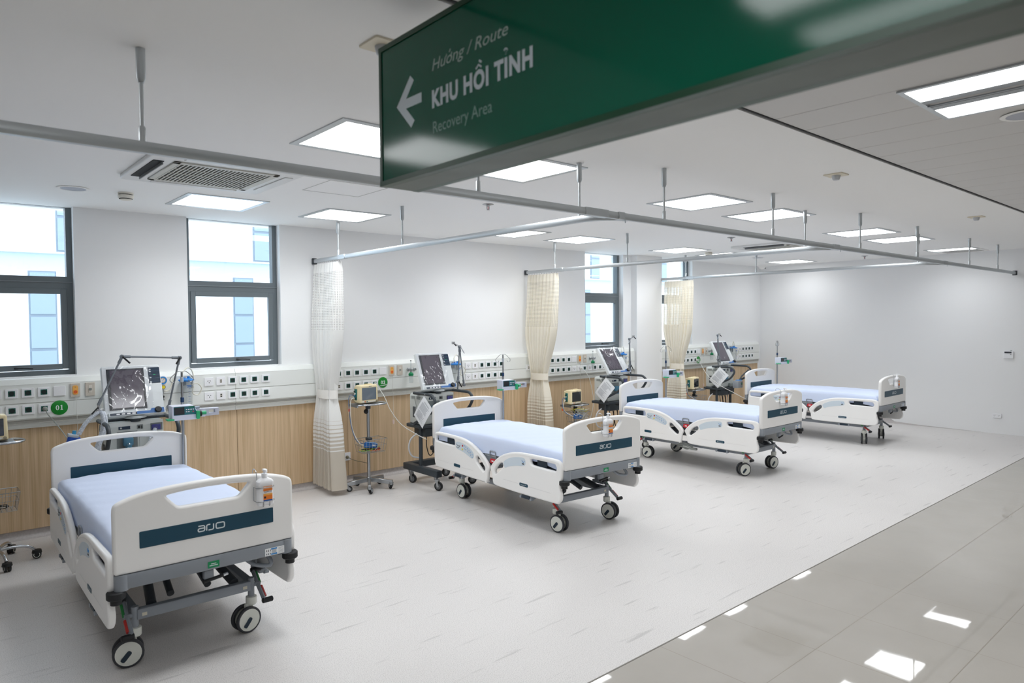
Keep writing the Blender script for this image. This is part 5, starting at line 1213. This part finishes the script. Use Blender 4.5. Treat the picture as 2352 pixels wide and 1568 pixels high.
paper(4.108, 6.163, 1.005, 'white printed sheet hanging from the second ventilator handle', 0); paper(7.178, 6.28, 1.012, 'white printed sheet hanging from the third ventilator handle', 0); paper(9.958, 6.25, 1.02, 'white printed sheet hanging from the farthest ventilator handle', 0)
t = thing('battery_module', 'grey box with a blue top hooked on the farthest ventilator', 'module', (10.17, 6.05, .735))
m = MB(); m.box((0, 0, 0), (.155, .10, .12), mat('module_grey', '9ba1a8', .4), bev=.012); m.build('case', None, t)
m = MB(); m.box((.03, 0, .064), (.085, .07, .014), SUCB, bev=.004); m.build('lid', SUCB, t)
m = MB(); m.cyl((.035, -.05, .01), (.035, -.053, .01), .02, DARKGREY, 18); m.cyl((.035, -.053, .01), (.035, -.055, .01), .009, PUMPG, 12); m.cyl((.055, -.05, .038), (.055, -.053, .038), .004, RED, 8); m.build('dial', None, t)
m = MB(); m.tube(fillet([(.05, 0, .06), (.11, .0, .12), (.30, -.02, .22)], .03, 4, False), .012, None, 10); m.build('hook_arm', CART, t)

# ================================================================== PATIENT MONITORS ON STANDS
def monitor(loc, rz, label, glare, drop=-.13):
    t = thing('patient_monitor', label, 'monitor', loc, R(rz), 'cream patient monitors')
    w, h = .118, .20
    m = MB(); m.prism(fillet([(-w, .004, 0), (w, .004, 0), (w-.008, h, 0), (-w+.012, h, 0)], .018, 4), .11, XZ(.06), None, bev=.014); m.prism(fillet([(-w+.02, .01, 0), (w-.02, .01, 0), (w-.03, h-.015, 0), (-w+.03, h-.015, 0)], .015, 4), .05, XZ(.105), None, bev=.008); bd = m.build('case', MONB, t)
    m = MB(); m.box((-w+.004, .03, .10), (.01, .045, .12), mat('socket_recess', '1b6a66', .4), bev=.003, seg=1)
    for k in range(4): m.cyl((-w-.002, .03+.012*(k % 2), .06+.024*k), (-w-.012, .03+.012*(k % 2), .06+.024*k), .007, [DARKTXT, LBLUE, SOCK, DARKTXT][k], 10)
    m.build('connector_panel', None, bd)
    m = MB(); m.prism(rrect(-.088, .042, .088, .172, .004), .002, XZ(-.0502)); m.build('display', mat('monitor_glare', '6f7b86', .06, spec=1.0) if glare else SCREEN, bd)  # glare is put into the colour: a paler grey than the dark screens
    m = MB(); m.prism(rrect(-.1, .014, .104, .033, .004), .0012, XZ(-.0502), mat('key_strip', 'efe6cc', .4))
    for k, mm in enumerate([WHITE, DORANGE, PUMPT, WHITE, WHITE, WHITE, WHITE]): m.prism(rrect(-.082+.024*k, .018, -.070+.024*k, .029, .004), .001, XZ(-.0514), mm)
    m.cyl((.094, -.0515, .026), (.094, -.062, .026), .011, mat('knob_tan', 'a59a80', .4), 16); m.build('keys', None, bd)
    m = MB(); m.box((.015, -.0505, .184), (.035, .001, .006), GREYTXT); m.box((.02, .0, h+.004), (.09, .03, .012), MONB, bev=.004); m.build('handle', None, bd)
    m = MB(); m.tube(catmull([(-w-.010, .03, .06), (-w-.05, .02, .06), (-w-.07, .02, .0), (-w-.06, .01, drop*.6), (-w-.01, -.05, drop), (-.06, -.08, drop-.03)], 6), .004, CABLEW, 6); m.tube(catmull([(-w-.010, .042, .085), (-w-.06, .03, .10), (-w-.085, .03, .04), (-w-.075, .01, drop*.5), (-w-.03, -.03, drop*.95), (-.04, -.06, drop-.01)], 6), .0045, mat('cable_slate', '5d6f8c', .5), 6); m.box((-w-.079, .03, -.06), (.016, .02, .03), DORANGE, bev=.004); m.build('sensor_leads', None, t)
    return t
def mstand(loc, rz, hz, label, style, basket=True):
    t = thing('monitor_stand', label, 'stand', loc, R(rz), 'steel monitor stands on casters')
    m = MB(); m.cyl((0, 0, .10), (0, 0, hz-.02), .0165, None, 16); m.cyl((0, 0, .09), (0, 0, .135), .030, None, 18, bev=.006); m.build('pole', STEEL, t)
    if style == 'flat':
        for k in range(5):
            a = R(90+72*k+8); d = Vector((math.cos(a), math.sin(a), 0)); m = MB()
            m.box(d*.135+Vector((0, 0, .092)), (.25, .032, .045), STEEL, rot=Matrix.Rotation(a, 4, 'Z') @ Matrix.Rotation(R(6), 4, 'Y'), bev=.003, seg=1); m.build('base_leg', STEEL, t); small_caster(t, d.x*.245, d.y*.245, .078, k*50+20, .03, .022)
    else:
        for k in range(5):
            a = R(72*k-8); d = Vector((math.cos(a), math.sin(a), 0)); m = MB()
            m.tube(catmull([d*.02+Vector((0, 0, .105)), d*.10+Vector((0, 0, .112)), d*.17+Vector((0, 0, .108)), d*.215+Vector((0, 0, .09)), d*.235+Vector((0, 0, .07))], 5), .012, None, 10); m.build('base_leg', CHROME, t)
            m = MB(); n_ = Vector((-d.y, d.x, 0)); c = d*.25+Vector((0, 0, .031))
            for s in (-1, 1): m.lathe([(0, 0), (.030, 0), (.030, .014), (.016, .017), (0, .017)], c+n_*s*.006, n_*s, BLACK, 18); m.lathe([(.017, 0), (.022, 0), (.022, .001), (.017, .001)], c+n_*s*.0225, n_*s, CREAM, 18)
            m.lathe([(0, 0), (.034, 0), (.03, .022), (0, .03)], c+Vector((0, 0, .012)), (0, 0, 1), BLACK, 16); m.build('caster', None, t)
    # tray with a looped push rail
    m = MB(); m.box((-.02, .02, hz-.009), (.30, .20, .014), bev=.003, seg=1); m.box((-.165, .02, hz-.015), (.012, .20, .028)); m.build('tray', STEEL, t)
    m = MB(); m.tube(catmull([(-.10, -.09, hz-.008), (-.02, -.125, hz-.006), (.08, -.13, hz-.006), (.16, -.10, hz-.006), (.19, -.03, hz-.006), (.17, .05, hz-.006), (.12, .10, hz-.008)], 6), .010, None, 10); m.build('push_rail', CHROME, t)
    m = MB(); m.cyl((0, 0, hz-.06), (0, 0, hz-.016), .028, DARKGREY, 14); m.lathe([(0, 0), (.016, 0), (.026, .006), (.026, .02), (.016, .026), (0, .026)], (-.02, -.01, hz-.085), (-1, -.4, 0), BLACK, 10); m.build('clamp_knob', None, t)
    if basket:
        bz, bw, bd_, bh = .415, .145, .10, .14
        m = MB(); yb = -.05
        for z, q in ((bz, .85), (bz+bh*.55, .95), (bz+bh, 1)): m.tube(fillet([(-bw*q, yb-bd_*q, z), (bw*q, yb-bd_*q, z), (bw*q, yb+bd_*q, z), (-bw*q, yb+bd_*q, z)], .02, 3), .0028 if z > bz+.1 else .0018, None, 6, closed=True)
        for i in range(9):
            x = -bw+2*bw*i/8
            for s in (-1, 1): m.tube([(x, yb+s*bd_, bz+bh), (x*.85, yb+s*bd_*.85, bz)], .0016, None, 5)
            m.tube([(x*.85, yb-bd_*.85, bz), (x*.85, yb+bd_*.85, bz)], .0016, None, 5)
        for i in range(5):
            y = -bd_+2*bd_*i/4
            for s in (-1, 1): m.tube([(s*bw, yb+y, bz+bh), (s*bw*.85, yb+y*.85, bz)], .0016, None, 5)
            m.tube([(-bw*.85, yb+y*.85, bz), (bw*.85, yb+y*.85, bz)], .0016, None, 5)
        m.build('wire_basket', STEEL, t); m = MB(); m.box((0, -.01, bz+bh-.01), (.05, .07, .03), DARKGREY, bev=.005); m.build('basket_bracket', DARKGREY, t)
    return t
mstand((3.667, 6.585, 0), 0, .93, 'tall steel monitor stand right beside the white curtain', 'flat'); monitor((3.655, 6.59, .9305), 4, 'cream patient monitor with a bright reflection on its screen, beside the 02 disc', True, -.41)
mstand((6.83, 6.53, 0), 0, .652, 'low steel monitor stand beside the middle curtain', 'flat'); monitor((6.80, 6.53, .6525), 2, 'cream patient monitor with a dark screen left of the third ventilator', False)
mstand((9.65, 6.53, 0), 0, .655, 'low steel monitor stand beside the farthest curtain', 'flat'); monitor((9.625, 6.53, .6555), 10, 'cream patient monitor left of the farthest ventilator', False)
mstand((.425, 6.43, 0), 0, .93, 'chrome stand with curved legs cut off by the left edge of the picture', 'curved'); monitor((.40, 6.44, .9305), 2, 'cream patient monitor barely showing at the left edge of the picture', False, -.41)

# cuffs and lead bundles in the baskets
def cuff(loc, label):
    t = thing('pressure_cuff', label, 'cuff', loc)
    m = MB(); m.prism(fillet([(-.08, -.02, 0), (.07, -.035, 0), (.075, .02, 0), (-.06, .045, 0)], .02), .06, XZ(.03), None, bev=.02); m.build('cuff', CUFF, t)
    m = MB(); m.box((.022, -.0312, .0), (.045, .001, .016), LIGHTTXT, rot=(R(8), 'Y')); m.build('print', LIGHTTXT, t)
    m = MB(); m.tube(catmull([(-.06, -.025, .045), (-.0, -.033, .03), (.05, -.033, .018), (.075, -.02, .0)], 5), .004, None, 6); m.build('tube', mat('cuff_tube', '8fb4dc', .4), t)
def leads(loc, label, cols, seed, spread=(.11, .07, .035), n=9):
    rn = random.Random(seed); t = thing('lead_bundle', label, 'cables', loc)
    for k in range(n):
        m = MB(); P = [(rn.uniform(-1, 1)*spread[0], rn.uniform(-1, 1)*spread[1], rn.uniform(0, 1)*spread[2]) for _ in range(6)]; m.tube(catmull(P, 6), .003, None, 6); m.build('lead', cols[k % len(cols)], t)
cuff((3.645, 6.50, .488), 'blue blood pressure cuff lying in the wire basket beside the white curtain'); leads((3.665, 6.53, .423), 'coloured monitor leads lying in the wire basket beside the white curtain', [mat('lead_yellow', 'd8d22c', .5), BLACK, DORANGE, CABLEW, mat('lead_lime', '7cc24a', .5), RED], 3)
cuff((6.79, 6.45, .49), 'blue blood pressure cuff in the basket beside the middle curtain'); leads((6.86, 6.47, .45), 'tangle of white monitor leads heaped in the basket beside the middle curtain', [CABLEW, CABLEW, CABLEG, CABLEW, mat('lead_yellow', 'd8d22c', .5)], 6, (.13, .08, .16), 16)
leads((.44, 6.37, .43), 'dark leads in the basket at the left edge', [BLACK, DARKGREY], 8, (.06, .06, .03), 5)

# ================================================================== LOOSE CABLES
def plugcord(label, pts, mm=CABLEW, r=.0042, plug=True):
    t = thing('power_cable', label, 'cable', pts[0], 0, 'power cables'); p0 = Vector(pts[0])
    m = MB(); m.tube(catmull([Vector(p)-p0 for p in pts], 8), r, None, 7); m.build('cable', mm, t)
    if plug: m = MB(); m.lathe([(0, 0), (.017, 0), (.019, .008), (.014, .026), (.008, .034), (0, .034)], (0, .012, 0), (0, -1, 0), None, 14); m.build('plug', mm, t)
plugcord('grey cord from the socket left of the 01 disc down behind the nearest bed', [(.815, 6.93, 1.095), (.83, 6.90, 1.05), (.87, 6.75, .98), (.91, 6.5, .88), (.94, 6.3, .76), (.98, 6.1, .55), (1.0, 5.9, .48)], CABLEG)
plugcord('long white cord hanging from behind the 02 monitor to the second bed', [(3.96, 6.93, 1.095), (3.97, 6.86, 1.04), (3.99, 6.78, .95), (4.0, 6.68, .82), (4.02, 6.5, .68), (4.045, 6.25, .60), (4.04, 6.03, .565)], CABLEW)
plugcord('white cord hanging down from the round plug behind the third bed', [(7.374, 6.93, 1.098), (7.40, 6.88, 1.06), (7.44, 6.83, .95), (7.46, 6.8, .80), (7.47, 6.78, .66), (7.43, 6.76, .5), (7.3, 6.74, .3), (7.0, 6.72, .15)], CABLEW)
plugcord('white cord from the socket left of the 04 disc to the farthest bed', [(10.318, 6.93, 1.09), (10.30, 6.85, 1.04), (10.1, 6.66, .97), (9.92, 6.44, .86), (9.90, 6.2, .72), (9.95, 6.0, .62), (10.03, 5.89, .545), (10.075, 5.85, .52)], CABLEW)
plugcord('thin grey cord from the low wall socket to the stand beside the white curtain', [(3.63, 6.995, .29), (3.70, 6.96, .25), (3.76, 6.85, .235), (3.74, 6.7, .245), (3.69, 6.61, .25)], mat('cord_olive', '7c7a68', .5), .003)
t = thing('bed_handset_cable', 'pale coiled handset cable hanging under the side rail of the third bed', 'cable', inbed(2, -.40, 1.05, .24))
m = MB()
for k in range(4): m.tube(catmull([(0, .10, .03-.012*k), (-.01, .0, .045-.016*k), (0, -.10, .01-.012*k), (.01, 0, -.03+.006*k)], 5, True), .006, None, 6, closed=True)
m.build('coil', CABLEG, t); m = MB(); m.box((0, -.12, -.012), (.035, .09, .03), bev=.008); m.build('connector', CABLEG, t)
m = MB(); m.tube([(0, .05, .04), (.02, .05, .27)], .003, None, 6); m.build('strap', CABLEG, t)
